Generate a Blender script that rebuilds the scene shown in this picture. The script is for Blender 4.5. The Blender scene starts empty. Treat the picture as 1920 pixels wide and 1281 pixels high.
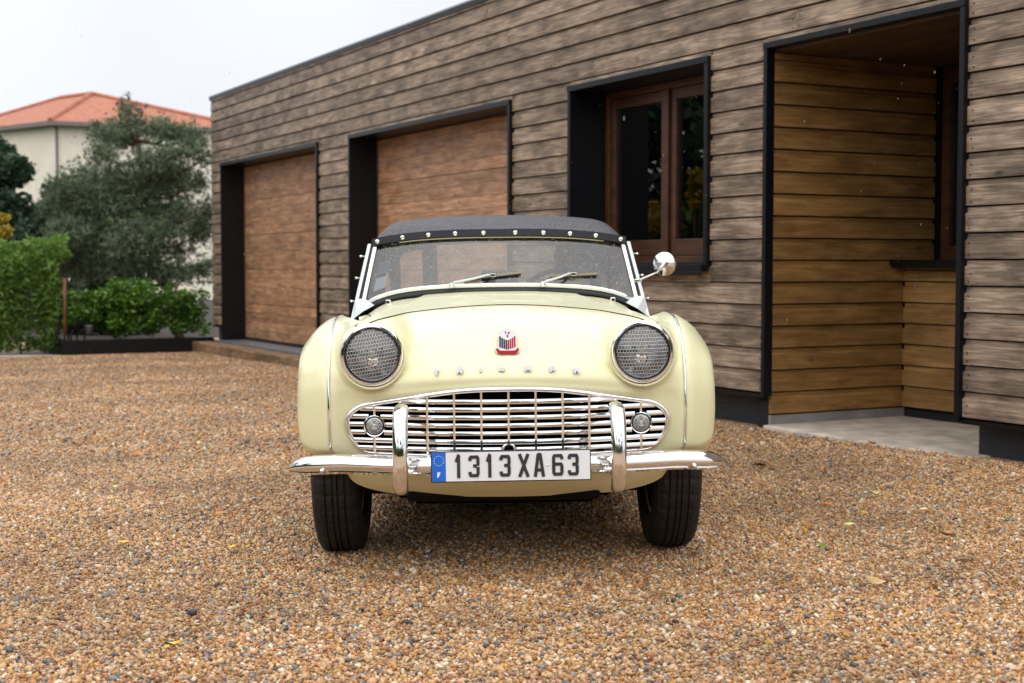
import bpy, bmesh, math, random
import numpy as np
from mathutils import Vector, Matrix, Euler

random.seed(7); rng = np.random.default_rng(11)
R = math.radians
scene = bpy.context.scene
col = scene.collection

# ---------------------------------------------------------------- camera, sky, sun, exposure
CAM_H = 0.992
cam_d = bpy.data.cameras.new('camera'); cam = bpy.data.objects.new('camera', cam_d); col.objects.link(cam)
cam.location = (0, 0, CAM_H); cam.rotation_euler = (R(90 - 3.015), 0, 0)
cam_d.lens = 50; cam_d.sensor_width = 36; cam_d.clip_start = 0.05; cam_d.clip_end = 2000
cam_d.dof.use_dof = True; cam_d.dof.focus_distance = 4.5; cam_d.dof.aperture_fstop = 5.0
scene.camera = cam

SUN_EL, SUN_AZ = 72.0, 190.0       # azimuth clockwise from +Y: high behind the camera
world = bpy.data.worlds.new('World'); scene.world = world; world.use_nodes = True
nt = world.node_tree; nt.nodes.clear()
wo = nt.nodes.new('ShaderNodeOutputWorld'); bg = nt.nodes.new('ShaderNodeBackground')
sky = nt.nodes.new('ShaderNodeTexSky'); sky.sky_type = 'NISHITA'; sky.sun_disc = False
sky.sun_elevation = R(SUN_EL); sky.sun_rotation = R(SUN_AZ)
sky.air_density = 1.0; sky.dust_density = 6.0; sky.ozone_density = 1.0
# overcast: the clear sky is mostly hidden by an even white cloud sheet
mx = nt.nodes.new('ShaderNodeMix'); mx.data_type = 'RGBA'; mx.inputs['Factor'].default_value = 0.88
tc = nt.nodes.new('ShaderNodeTexCoord'); nz = nt.nodes.new('ShaderNodeTexNoise')
nz.inputs['Scale'].default_value = 2.2; nz.inputs['Detail'].default_value = 4
cr = nt.nodes.new('ShaderNodeValToRGB')
cr.color_ramp.elements[0].position = .25; cr.color_ramp.elements[0].color = (6.6, 6.8, 7.3, 1)
cr.color_ramp.elements[1].position = .75; cr.color_ramp.elements[1].color = (8.4, 8.5, 8.8, 1)
nt.links.new(tc.outputs['Generated'], nz.inputs['Vector']); nt.links.new(nz.outputs['Fac'], cr.inputs['Fac'])
nt.links.new(sky.outputs['Color'], mx.inputs['A']); nt.links.new(cr.outputs['Color'], mx.inputs['B'])
nt.links.new(mx.outputs['Result'], bg.inputs['Color']); bg.inputs['Strength'].default_value = 0.092
nt.links.new(bg.outputs['Background'], wo.inputs['Surface'])

sun_d = bpy.data.lights.new('sun', 'SUN'); sun_d.energy = 1.5; sun_d.angle = R(130); sun_d.color = (1, .97, .93)
sun = bpy.data.objects.new('sun', sun_d); col.objects.link(sun)
_sd = Vector((math.sin(R(SUN_AZ)) * math.cos(R(SUN_EL)), math.cos(R(SUN_AZ)) * math.cos(R(SUN_EL)), math.sin(R(SUN_EL))))
sun.rotation_euler = _sd.to_track_quat('Z', 'Y').to_euler(); sun.location = (-6, -8, 20)

vs = scene.view_settings
vs.view_transform = 'Standard'; vs.look = 'None'; vs.exposure = 0.62; vs.gamma = 1.0; vs.use_curve_mapping = False
scene.cycles.use_denoising = True
scene.cycles.max_bounces = 10; scene.cycles.transparent_max_bounces = 16
scene.cycles.caustics_reflective = False; scene.cycles.caustics_refractive = False

# ---------------------------------------------------------------- helpers
def tag(o, label=None, cat=None, group=None, kind=None):
    if label: o['label'] = label
    if cat: o['category'] = cat
    if group: o['group'] = group
    if kind: o['kind'] = kind
    return o

def link(o, parent=None):
    col.objects.link(o)
    if parent is not None: o.parent = parent
    return o

def empty(name, loc=(0, 0, 0), rot=(0, 0, 0), parent=None):
    o = bpy.data.objects.new(name, None); o.location = loc; o.rotation_euler = rot
    o.empty_display_size = .2
    return link(o, parent)

def mesh_obj(name, v, f, m, parent=None, smooth=False, loc=None):
    me = bpy.data.meshes.new(name)
    me.from_pydata([tuple(map(float, p)) for p in v], [], [tuple(map(int, q)) for q in f]); me.update()
    if smooth: me.shade_smooth()
    if m is not None: me.materials.append(m)
    o = bpy.data.objects.new(name, me)
    if loc is not None: o.location = loc
    return link(o, parent)

class MB:
    """collects vertices and faces of one mesh"""
    def __init__(s): s.v = []; s.f = []
    def add(s, v, f):
        n = len(s.v); s.v += [tuple(p) for p in v]; s.f += [tuple(i + n for i in q) for q in f]; return s
    def box(s, x0, x1, y0, y1, z0, z1):
        v = [(x0,y0,z0),(x1,y0,z0),(x1,y1,z0),(x0,y1,z0),(x0,y0,z1),(x1,y0,z1),(x1,y1,z1),(x0,y1,z1)]
        return s.add(v, [(0,3,2,1),(4,5,6,7),(0,1,5,4),(1,2,6,5),(2,3,7,6),(3,0,4,7)])
    def tube(s, pts, r, n=8, cap=True):
        pts = [Vector(p) for p in pts]; rr = r if hasattr(r, '__len__') else [r] * len(pts)
        v = []; f = []; up = None
        for i, p in enumerate(pts):
            t = (pts[min(i + 1, len(pts) - 1)] - pts[max(i - 1, 0)]).normalized()
            if up is None: up = Vector((0, 0, 1)) if abs(t.z) < .9 else Vector((1, 0, 0))
            a = t.cross(up).normalized(); b = a.cross(t).normalized(); up = b
            for k in range(n):
                w = 2 * math.pi * k / n
                v.append(p + (a * math.cos(w) + b * math.sin(w)) * rr[i])
        for i in range(len(pts) - 1):
            for k in range(n):
                f.append((i*n + k, i*n + (k+1) % n, (i+1)*n + (k+1) % n, (i+1)*n + k))
        if cap:
            f.append(tuple(range(n - 1, -1, -1))); f.append(tuple((len(pts)-1)*n + k for k in range(n)))
        return s.add(v, f)
    def lathe(s, prof, c=(0,0,0), axis='y', n=48, cap=False):
        """prof: list of (radius, along); revolved about axis through c"""
        v = []; f = []; m = len(prof)
        for k in range(n):
            w = 2*math.pi*k/n; ca, sa = math.cos(w), math.sin(w)
            for r, h in prof:
                if axis == 'y': v.append((c[0] + r*ca, c[1] + h, c[2] + r*sa))
                elif axis == 'x': v.append((c[0] + h, c[1] + r*ca, c[2] + r*sa))
                else: v.append((c[0] + r*ca, c[1] + r*sa, c[2] + h))
        for k in range(n):
            for j in range(m - 1):
                a = k*m + j; b = ((k+1) % n)*m + j
                f.append((a, b, b + 1, a + 1))
        return s.add(v, f)
    def sweep(s, path, section, cap=True):
        """path: list of (pos, right, up); section: list of (a, b) closed"""
        n = len(section); v = []; f = []
        for p, a, b, sc in path:
            for (q, w) in section: v.append(Vector(p) + Vector(a) * (q*sc) + Vector(b) * (w*sc))
        for i in range(len(path) - 1):
            for k in range(n):
                f.append((i*n + k, i*n + (k+1) % n, (i+1)*n + (k+1) % n, (i+1)*n + k))
        if cap: f.append(tuple(range(n-1, -1, -1))); f.append(tuple((len(path)-1)*n + k for k in range(n)))
        return s.add(v, f)
    def build(s, name, m, parent=None, smooth=False, bevel=0, autos=False, loc=None):
        o = mesh_obj(name, s.v, s.f, m, parent, smooth, loc)
        if autos:
            fix_normals(o); 
            bm = bmesh.new(); bm.from_mesh(o.data)
            for e in bm.edges:
                if len(e.link_faces) == 2 and e.calc_face_angle(0) > R(38): e.smooth = False
            for q in bm.faces: q.smooth = True
            bm.to_mesh(o.data); bm.free()
        if bevel:
            b = o.modifiers.new('bevel', 'BEVEL'); b.width = bevel; b.segments = 2; b.limit_method = 'ANGLE'
        return o

def fix_normals(o):
    bm = bmesh.new(); bm.from_mesh(o.data); bmesh.ops.recalc_face_normals(bm, faces=bm.faces); bm.to_mesh(o.data); bm.free()

def catmull(P, n):
    """P (K, ...) control rows -> n samples per interval, passes through them"""
    P = np.asarray(P, float); K = len(P)
    Q = np.concatenate([2*P[:1] - P[1:2], P, 2*P[-1:] - P[-2:-1]])
    out = []
    for i in range(K - 1):
        p0, p1, p2, p3 = Q[i], Q[i+1], Q[i+2], Q[i+3]
        for k in range(n):
            t = k / n
            out.append(.5*(2*p1 + (p2-p0)*t + (2*p0-5*p1+4*p2-p3)*t*t + (3*p1-p0-3*p2+p3)*t**3))
    out.append(P[-1]); return np.array(out)

def grid_faces(nu, nv, keep=None):
    f = []
    for i in range(nu - 1):
        for j in range(nv - 1):
            if keep is None or keep(i, j): f.append((i*nv + j, (i+1)*nv + j, (i+1)*nv + j + 1, i*nv + j + 1))
    return f

def stroke(pts, w, closed=False):
    """flat ribbon of width w along 2D polyline with mitred joins -> verts2d, quads"""
    P = [Vector(p) for p in pts]; n = len(P); L = []; Rr = []
    for i in range(n):
        a = P[i] - P[i-1] if (i > 0 or closed) else None
        b = P[(i+1) % n] - P[i] if (i < n-1 or closed) else None
        if a is None: a = b
        if b is None: b = a
        a = a.normalized(); b = b.normalized()
        na = Vector((-a.y, a.x)); nb = Vector((-b.y, b.x)); m = (na + nb)
        m = m.normalized() if m.length > 1e-6 else na
        k = w/2 / max(.45, m.dot(na))
        L.append(P[i] + m*k); Rr.append(P[i] - m*k)
    v = L + Rr; q = []
    for i in range(n if closed else n-1):
        j = (i+1) % n; q.append((i, j, n + j, n + i))
    return v, q

def extrude2d(mb, v2, faces, d, tr):
    """front and back of flat faces plus side walls; tr maps (x, z, depth) to 3D. depth 0 = front"""
    n = len(v2); v = [tr(p[0], p[1], 0) for p in v2] + [tr(p[0], p[1], d) for p in v2]
    f = [tuple(q) for q in faces]; cnt = {}
    for q in faces:
        for a, b in zip(q, q[1:] + q[:1]): cnt[(a, b)] = 1
    for (a, b) in list(cnt):
        if (b, a) not in cnt: f.append((b, a, a + n, b + n))
    mb.add(v, f)

# ---------------------------------------------------------------- materials
def newmat(name):
    m = bpy.data.materials.new(name); m.use_nodes = True; t = m.node_tree
    return m, t, t.nodes['Principled BSDF']

def N(t, typ, **kw):
    n = t.nodes.new(typ)
    for k, v in kw.items():
        if k in n.inputs: n.inputs[k].default_value = v
        else: setattr(n, k, v)
    return n

def ramp(t, stops, interp='LINEAR'):
    n = t.nodes.new('ShaderNodeValToRGB'); c = n.color_ramp; c.interpolation = interp
    while len(c.elements) < len(stops): c.elements.new(.5)
    for e, (p, q) in zip(c.elements, stops):
        e.position = p; e.color = (*q, 1) if hasattr(q, '__len__') else (q, q, q, 1)
    return n

def mixc(t, a, b, fac, mode='MIX'):
    n = t.nodes.new('ShaderNodeMix'); n.data_type = 'RGBA'; n.blend_type = mode
    for key, val in (('A', a), ('B', b), ('Factor', fac)):
        if isinstance(val, (int, float)): n.inputs[key].default_value = val
        elif isinstance(val, tuple): n.inputs[key].default_value = (*val, 1)
        else: t.links.new(val, n.inputs[key])
    return n.outputs['Result']

def plain(name, c, rough=.5, metal=0, var=.0, scale=30, bump=0, bscale=200, coat=0, spec=.5, coord='Object'):
    m, t, b = newmat(name)
    b.inputs['Base Color'].default_value = (*c, 1); b.inputs['Roughness'].default_value = rough
    b.inputs['Metallic'].default_value = metal; b.inputs['Coat Weight'].default_value = coat
    b.inputs['Coat Roughness'].default_value = .04; b.inputs['Specular IOR Level'].default_value = spec
    if var or bump: tcn = N(t, 'ShaderNodeTexCoord')
    if var:
        nzn = N(t, 'ShaderNodeTexNoise', Scale=scale, Detail=6.0); t.links.new(tcn.outputs[coord], nzn.inputs['Vector'])
        r = ramp(t, [(.3, tuple(x*(1-var) for x in c)), (.7, tuple(min(1, x*(1+var)) for x in c))])
        t.links.new(nzn.outputs['Fac'], r.inputs['Fac']); t.links.new(r.outputs['Color'], b.inputs['Base Color'])
    if bump:
        n2 = N(t, 'ShaderNodeTexNoise', Scale=bscale, Detail=4.0); t.links.new(tcn.outputs[coord], n2.inputs['Vector'])
        bp = N(t, 'ShaderNodeBump', Strength=bump, Distance=.002); t.links.new(n2.outputs['Fac'], bp.inputs['Height'])
        t.links.new(bp.outputs['Normal'], b.inputs['Normal'])
    return m

def wood(name, ref, cols, axis='x', rough=.65, grain=1.0, dark=.45, knots=True):
    """boards: grain runs along `axis` of the building's own frame; every board takes its own piece of timber"""
    m, t, b = newmat(name)
    tcn = N(t, 'ShaderNodeTexCoord'); tcn.object = ref
    oi = N(t, 'ShaderNodeObjectInfo')
    vm = N(t, 'ShaderNodeVectorMath', operation='MULTIPLY'); vm.inputs[1].default_value = (43.0, 71.0, 17.0)
    t.links.new(oi.outputs['Random'], vm.inputs[0])
    va = N(t, 'ShaderNodeVectorMath', operation='ADD'); t.links.new(tcn.outputs['Object'], va.inputs[0]); t.links.new(vm.outputs[0], va.inputs[1])
    def mapped(along, across):
        mp = N(t, 'ShaderNodeMapping')
        mp.inputs['Scale'].default_value = (along, across, across) if axis == 'x' else (across, along, across)
        t.links.new(va.outputs[0], mp.inputs['Vector']); return mp.outputs['Vector']
    n1 = N(t, 'ShaderNodeTexNoise', Scale=1.0, Detail=5.0, Roughness=.6, Distortion=.4); t.links.new(mapped(3.2, 20), n1.inputs['Vector'])
    r1 = ramp(t, [(.28, cols[0]), (.5, cols[1]), (.74, cols[2])]); t.links.new(n1.outputs['Fac'], r1.inputs['Fac'])
    n2 = N(t, 'ShaderNodeTexNoise', Scale=1.0, Detail=6.0, Roughness=.7); t.links.new(mapped(7.0, 150), n2.inputs['Vector'])
    r2 = ramp(t, [(.3, 1 - .35*grain), (.7, 1.0)]); t.links.new(n2.outputs['Fac'], r2.inputs['Fac'])
    c = mixc(t, r1.outputs['Color'], r2.outputs['Color'], 1.0, 'MULTIPLY')
    n4 = N(t, 'ShaderNodeTexNoise', Scale=1.0, Detail=2.0, Distortion=.6); t.links.new(mapped(.9, 26), n4.inputs['Vector'])
    wl = N(t, 'ShaderNodeMath', operation='SINE'); wm = N(t, 'ShaderNodeMath', operation='MULTIPLY'); wm.inputs[1].default_value = 42.0
    t.links.new(n4.outputs['Fac'], wm.inputs[0]); t.links.new(wm.outputs[0], wl.inputs[0])
    r4 = ramp(t, [(.0, 1 - .42*min(1, grain)), (.45, 1.0)]); t.links.new(wl.outputs[0], r4.inputs['Fac'])
    c = mixc(t, c, r4.outputs['Color'], .8, 'MULTIPLY')
    n3 = N(t, 'ShaderNodeTexNoise', Scale=1.0, Detail=3.0); t.links.new(mapped(3.6, 8), n3.inputs['Vector'])
    r3 = ramp(t, [(.36, dark), (.58, 1.0)]); t.links.new(n3.outputs['Fac'], r3.inputs['Fac'])
    c = mixc(t, c, r3.outputs['Color'], .8, 'MULTIPLY')
    ro = ramp(t, [(0, .80), (1, 1.12)]); t.links.new(oi.outputs['Random'], ro.inputs['Fac'])
    c = mixc(t, c, ro.outputs['Color'], 1.0, 'MULTIPLY')
    if knots:
        vo = N(t, 'ShaderNodeTexVoronoi', Scale=1.0); t.links.new(mapped(2.6, 5.5), vo.inputs['Vector'])
        rk = ramp(t, [(.035, .35), (.075, .8), (.11, 1.0)]); t.links.new(vo.outputs['Distance'], rk.inputs['Fac'])
        c = mixc(t, c, rk.outputs['Color'], .9, 'MULTIPLY')
    t.links.new(c, b.inputs['Base Color']); b.inputs['Roughness'].default_value = rough
    bp = N(t, 'ShaderNodeBump', Strength=.5, Distance=.002); t.links.new(n2.outputs['Fac'], bp.inputs['Height'])
    t.links.new(bp.outputs['Normal'], b.inputs['Normal'])
    return m

def leafmat(name, c, var=.5, rough=.5, trans=.3):
    m, t, b = newmat(name)
    at = N(t, 'ShaderNodeAttribute', attribute_name='tint')
    r = ramp(t, [(0, tuple(x*(1-var) for x in c)), (.55, c), (1, tuple(min(1, x*(1+var*.9)) for x in c))])
    t.links.new(at.outputs['Fac'], r.inputs['Fac']); t.links.new(r.outputs['Color'], b.inputs['Base Color'])
    b.inputs['Roughness'].default_value = rough
    tr = N(t, 'ShaderNodeBsdfTranslucent'); t.links.new(r.outputs['Color'], tr.inputs['Color'])
    mxs = N(t, 'ShaderNodeMixShader'); mxs.inputs[0].default_value = trans
    t.links.new(b.outputs[0], mxs.inputs[1]); t.links.new(tr.outputs[0], mxs.inputs[2])
    t.links.new(mxs.outputs[0], t.nodes['Material Output'].inputs['Surface'])
    return m

def glassmat(name, tint=(.9, .95, .93), refl=1.0, rough=.0, haze=0.0, hazec=(.6,.6,.6), ior=1.6):
    """thin pane: clear transmission with a mirror reflection that grows at grazing angles"""
    m = bpy.data.materials.new(name); m.use_nodes = True; t = m.node_tree; t.nodes.clear()
    out = N(t, 'ShaderNodeOutputMaterial'); tr = N(t, 'ShaderNodeBsdfTransparent'); tr.inputs['Color'].default_value = (*tint, 1)
    gl = N(t, 'ShaderNodeBsdfGlossy', Roughness=rough); gl.inputs['Color'].default_value = (refl, refl, refl, 1)
    fr = N(t, 'ShaderNodeFresnel', IOR=ior); ms = N(t, 'ShaderNodeMixShader')
    t.links.new(fr.outputs[0], ms.inputs[0]); t.links.new(tr.outputs[0], ms.inputs[1]); t.links.new(gl.outputs[0], ms.inputs[2])
    last = ms.outputs[0]
    if haze:
        df = N(t, 'ShaderNodeBsdfDiffuse'); df.inputs['Color'].default_value = (*hazec, 1)
        m2 = N(t, 'ShaderNodeMixShader'); m2.inputs[0].default_value = haze
        t.links.new(last, m2.inputs[1]); t.links.new(df.outputs[0], m2.inputs[2]); last = m2.outputs[0]
    t.links.new(last, out.inputs['Surface']); return m

def ground_z(x, y):
    return .010*x - .0062*(y - 5.0)

# ================================================================ GROUND
_STONES = [(0.0,(.46,.25,.105)),(.09,(.58,.37,.19)),(.18,(.36,.175,.075)),(.26,(.62,.43,.26)),(.35,(.48,.23,.09)),(.43,(.30,.175,.095)),
              (.51,(.64,.46,.29)),(.58,(.52,.28,.075)),(.65,(.23,.105,.05)),(.71,(.58,.33,.20)),(.78,(.40,.29,.19)),(.83,(.72,.62,.50)),
              (.89,(.22,.22,.23)),(.925,(.105,.115,.13)),(.95,(.30,.28,.27)),(.982,(.055,.06,.075))]
STONE_COLS = [(p, tuple(min(.85, c*k) for c, k in zip(q, (1.16, 1.15, 1.06)))) for p, q in _STONES]
def gravel_base_mat():
    m, t, b = newmat('gravel_bed'); g = N(t, 'ShaderNodeNewGeometry')
    vo = N(t, 'ShaderNodeTexVoronoi', Scale=75.0); t.links.new(g.outputs['Position'], vo.inputs['Vector'])
    sp = N(t, 'ShaderNodeSeparateColor'); t.links.new(vo.outputs['Color'], sp.inputs[0])
    r = ramp(t, STONE_COLS, 'CONSTANT'); t.links.new(sp.outputs[0], r.inputs['Fac'])
    rd = ramp(t, [(.35, 1.0), (.75, .35)]); t.links.new(vo.outputs['Distance'], rd.inputs['Fac'])
    c = mixc(t, r.outputs['Color'], rd.outputs['Color'], .8, 'MULTIPLY')
    nz = N(t, 'ShaderNodeTexNoise', Scale=1.3, Detail=4.0); t.links.new(g.outputs['Position'], nz.inputs['Vector'])
    rn = ramp(t, [(.3, .78), (.7, 1.0)]); t.links.new(nz.outputs['Fac'], rn.inputs['Fac'])
    c = mixc(t, c, rn.outputs['Color'], 1.0, 'MULTIPLY')
    t.links.new(c, b.inputs['Base Color']); b.inputs['Roughness'].default_value = .55
    inv = N(t, 'ShaderNodeMath', operation='SUBTRACT'); inv.inputs[0].default_value = 1.0; t.links.new(vo.outputs['Distance'], inv.inputs[1])
    bp = N(t, 'ShaderNodeBump', Strength=.8, Distance=.008); t.links.new(inv.outputs[0], bp.inputs['Height']); t.links.new(bp.outputs['Normal'], b.inputs['Normal'])
    return m

def stone_mat():
    m, t, b = newmat('gravel_stone')
    at = N(t, 'ShaderNodeAttribute', attribute_name='tint', attribute_type='INSTANCER')
    r = ramp(t, STONE_COLS, 'CONSTANT'); t.links.new(at.outputs['Fac'], r.inputs['Fac'])
    tcn = N(t, 'ShaderNodeTexCoord'); nz = N(t, 'ShaderNodeTexNoise', Scale=2.5, Detail=3.0); t.links.new(tcn.outputs['Object'], nz.inputs['Vector'])
    rn = ramp(t, [(.3, .72), (.7, 1.1)]); t.links.new(nz.outputs['Fac'], rn.inputs['Fac'])
    c = mixc(t, r.outputs['Color'], rn.outputs['Color'], 1.0, 'MULTIPLY')
    g = N(t, 'ShaderNodeNewGeometry'); nw = N(t, 'ShaderNodeTexNoise', Scale=1.1, Detail=4.0); t.links.new(g.outputs['Position'], nw.inputs['Vector'])
    rw = ramp(t, [(.36, .68), (.62, 1.06)]); t.links.new(nw.outputs['Fac'], rw.inputs['Fac'])     # damp patches
    c = mixc(t, c, rw.outputs['Color'], 1.0, 'MULTIPLY'); t.links.new(c, b.inputs['Base Color'])
    b.inputs['Roughness'].default_value = .38; b.inputs['Specular IOR Level'].default_value = .45
    return m

m_bed = gravel_base_mat(); m_stone = stone_mat()
# far land reaching the horizon
m_land = plain('far_grass', (.05, .075, .025), .9, var=.4, scale=.6, coord='Object')
land = mesh_obj('ground', [(-900,-900,-.75),(900,-900,-.75),(900,900,-.75),(-900,900,-.75)], [(0,1,2,3)], m_land)
tag(land, kind='structure')
xs = np.linspace(-9, 9, 37); ys = np.linspace(-9, 23, 65)
v = [(x, y, ground_z(x, y) + .006*math.sin(1.7*x + .6*y) + .005*math.sin(2.3*y - x)) for x in xs for y in ys]
def ground_h(x, y): return ground_z(x, y) + .006*np.sin(1.7*x + .6*y) + .005*np.sin(2.3*y - x)
nv = len(ys); fs = grid_faces(len(xs), nv)
drive = mesh_obj('gravel_drive', v, fs, m_bed, smooth=True)
tag(drive, kind='structure')

# stones: prototypes kept out of the scene, scattered by geometry nodes
protos = bpy.data.collections.new('gravel_stone_shapes')
for k in range(12):
    bm = bmesh.new(); bmesh.ops.create_icosphere(bm, subdivisions=1, radius=1.0)
    sx, sy, sz = rng.uniform(.8, 1.35), rng.uniform(.65, .95), rng.uniform(.45, .75)
    offs = rng.normal(0, .13, (len(bm.verts), 3))
    for vtx, o3 in zip(bm.verts, offs):
        vtx.co = Vector((vtx.co.x*sx, vtx.co.y*sy, vtx.co.z*sz)) + Vector(o3*[1, 1, .6])
    me = bpy.data.meshes.new('stone'); bm.to_mesh(me); bm.free(); me.shade_smooth(); me.materials.append(m_stone)
    so = bpy.data.objects.new('stone_shape_%02d' % k, me); protos.objects.link(so)

def in_building(x, y):
    dx, dy = x - 1.62, y - 8.6
    lx = dx*math.cos(R(-61.9)) + dy*math.sin(R(-61.9)); ly = -dx*math.sin(R(-61.9)) + dy*math.cos(R(-61.9))
    return (ly > -.02) & (lx > -12.1)

def scatter(y0, y1, s, size, jit=.5, marg=.35, mult=1.0, slope=.40):
    ny = int((y1 - y0)/s); P = []
    for i in range(ny):
        y = y0 + (i + .5)*s; w = y*slope + marg; n = int(2*w/s)
        x = -w + (np.arange(n) + rng.random(n))*s
        P.append(np.stack([x, y + rng.uniform(-.5, .5, n)*s*1.2, np.zeros(n)], 1))
    P = np.concatenate(P); P = P[~in_building(P[:, 0], P[:, 1])]
    sc = size*np.clip(rng.lognormal(0, .32, len(P)), .45, 2.1)
    P[:, 2] = ground_h(P[:, 0], P[:, 1]) + sc*.30 + rng.uniform(-.0025, .0025, len(P))
    return P, sc
parts = [scatter(2.4, 7.6, .0113, .0063), scatter(7.6, 18.6, .030, .0085, marg=.3)]
P = np.concatenate([a for a, b in parts]); S = np.concatenate([b for a, b in parts])
m_ok = ~((P[:,0] < -3.9) & (P[:,1] > 17.6 + .534*(P[:,0]+5.9)))      # nothing inside the planter and hedge
P, S = P[m_ok], S[m_ok]; nP = len(P)
me = bpy.data.meshes.new('gravel'); me.vertices.add(nP); me.vertices.foreach_set('co', P.ravel())
a = me.attributes.new('size', 'FLOAT', 'POINT'); a.data.foreach_set('value', S)
a = me.attributes.new('tint', 'FLOAT', 'POINT'); a.data.foreach_set('value', rng.random(nP))
a = me.attributes.new('pick', 'INT', 'POINT'); a.data.foreach_set('value', rng.integers(0, 12, nP))
rot = np.stack([rng.normal(0, .45, nP), rng.normal(0, .45, nP), rng.uniform(0, 6.28, nP)], 1)
a = me.attributes.new('turn', 'FLOAT_VECTOR', 'POINT'); a.data.foreach_set('vector', rot.ravel())
gravel = link(bpy.data.objects.new('gravel', me)); tag(gravel, kind='stuff', label='wet tan and grey gravel stones covering the drive', cat='gravel')
ng = bpy.data.node_groups.new('scatter_stones', 'GeometryNodeTree')
ng.interface.new_socket('Geometry', in_out='INPUT', socket_type='NodeSocketGeometry')
ng.interface.new_socket('Geometry', in_out='OUTPUT', socket_type='NodeSocketGeometry')
gi = ng.nodes.new('NodeGroupInput'); go = ng.nodes.new('NodeGroupOutput')
ip = ng.nodes.new('GeometryNodeInstanceOnPoints'); ci = ng.nodes.new('GeometryNodeCollectionInfo')
ci.inputs['Collection'].default_value = protos; ci.inputs['Separate Children'].default_value = True; ci.inputs['Reset Children'].default_value = True
def named(nm, ty):
    q = ng.nodes.new('GeometryNodeInputNamedAttribute'); q.data_type = ty; q.inputs['Name'].default_value = nm; return q.outputs['Attribute']
e2r = ng.nodes.new('FunctionNodeEulerToRotation')
ng.links.new(named('turn', 'FLOAT_VECTOR'), e2r.inputs[0])
ng.links.new(gi.outputs[0], ip.inputs['Points']); ng.links.new(ci.outputs[0], ip.inputs['Instance'])
ip.inputs['Pick Instance'].default_value = True
ng.links.new(named('pick', 'INT'), ip.inputs['Instance Index']); ng.links.new(e2r.outputs[0], ip.inputs['Rotation'])
ng.links.new(named('size', 'FLOAT'), ip.inputs['Scale']); ng.links.new(ip.outputs[0], go.inputs[0])
gm = gravel.modifiers.new('scatter', 'NODES'); gm.node_group = ng

# ================================================================ BUILDING
BANG = R(-61.9)
bld = empty('garage_building', (1.62, 8.6, 0), (0, 0, BANG))
tag(bld, 'long flat-roofed building clad in weathered brown horizontal boards with black-framed openings', 'building')
M_clad = wood('weathered_cladding', bld, [(.27,.198,.145),(.55,.405,.285),(.74,.57,.42)], 'x', .55, 1.6, .40)
M_porch = wood('fresh_cladding_side', bld, [(.24,.115,.030),(.37,.195,.058),(.48,.275,.095)], 'y', .5, .6, .7)
M_porchx = wood('fresh_cladding_back', bld, [(.30,.15,.045),(.44,.245,.085),(.56,.34,.13)], 'x', .5, .6, .7)
M_ceil = wood('shaded_ceiling_timber', bld, [(.06,.028,.010),(.10,.048,.017),(.14,.07,.026)], 'x', .5, .6, .7)  # darker than the porch walls: shade under the roof is put into the colour
M_door = wood('garage_door_timber', bld, [(.42,.205,.100),(.66,.36,.19),(.80,.50,.30)], 'x', .5, .8, .62)
M_win = wood('window_timber', bld, [(.050,.020,.010),(.085,.033,.016),(.13,.052,.024)], 'x', .35, .4, .8, knots=False)
M_steel = plain('black_steel', (.0028, .0035, .0055), .40, 0, var=.25, scale=6, spec=.32)
M_plinth = plain('plinth_paint', (.014, .018, .026), .5, 0, var=.3, scale=5)
M_dark = plain('dark_cavity', (.008, .008, .009), .9)
M_conc = plain('porch_concrete', (.50, .44, .36), .8, var=.28, scale=7, bump=.6, bscale=90)
M_sill = plain('steel_sill', (.20, .225, .25), .4, .3, var=.25, scale=9)
M_beam = wood('old_sleeper', bld, [(.22,.13,.06),(.36,.22,.105),(.48,.32,.17)], 'x', .75, 1.0, .5)
M_coping = plain('zinc_coping', (.30, .31, .33), .35, .8)
M_nail = plain('nail_heads', (.02, .015, .012), .5)
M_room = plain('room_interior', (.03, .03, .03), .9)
M_pane = glassmat('window_pane', (.35, .40, .40), 1.0, ior=1.9)

Z0, Z1, NR, PITCH = .215, 3.235, 23, .1347
X_L, X_R = -11.907, 5.4
T = 2.335
OPEN = [(-11.415, -7.822, -9, T), (-6.903, -3.375, -9, T), (-2.45, -.675, .985, T), (-.105, 1.512, -9, T)]
nail_mb = MB()
def board(x0, x1, z0, z1, m=M_clad, axis='x', e=0.0, full=True, parent=bld, name='board', flip=1):
    """one shiplap board: face, chamfer and recessed lap strip; z1-z0 may be cut short"""
    h = z1 - z0; t = .032; lap = .016
    prof = [(-t, 0.009), (-t, h*.755), (-t + lap, h*.83), (-t + lap, h), (0, h), (0, .009)] if full and h > .08 else [(-t, .004), (-t, h - .002), (0, h - .002), (0, .004)]
    n = len(prof); v = []
    ya = random.uniform(-.0012, .0012)
    for x in (x0 + .0012, x1 - .0012):
        for (y, z) in prof:
            yy = (y + ya) if y < -.001 else y
            v.append((x, e + yy, z0 + z) if axis == 'x' else (e - flip*yy, x, z0 + z))
    f = [(k, (k+1) % n, n + (k+1) % n, n + k) for k in range(n)] + [tuple(range(n-1, -1, -1)), tuple(n + k for k in range(n))]
    o = mesh_obj(name, v, f, m, parent); fix_normals(o)
    return o
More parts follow.
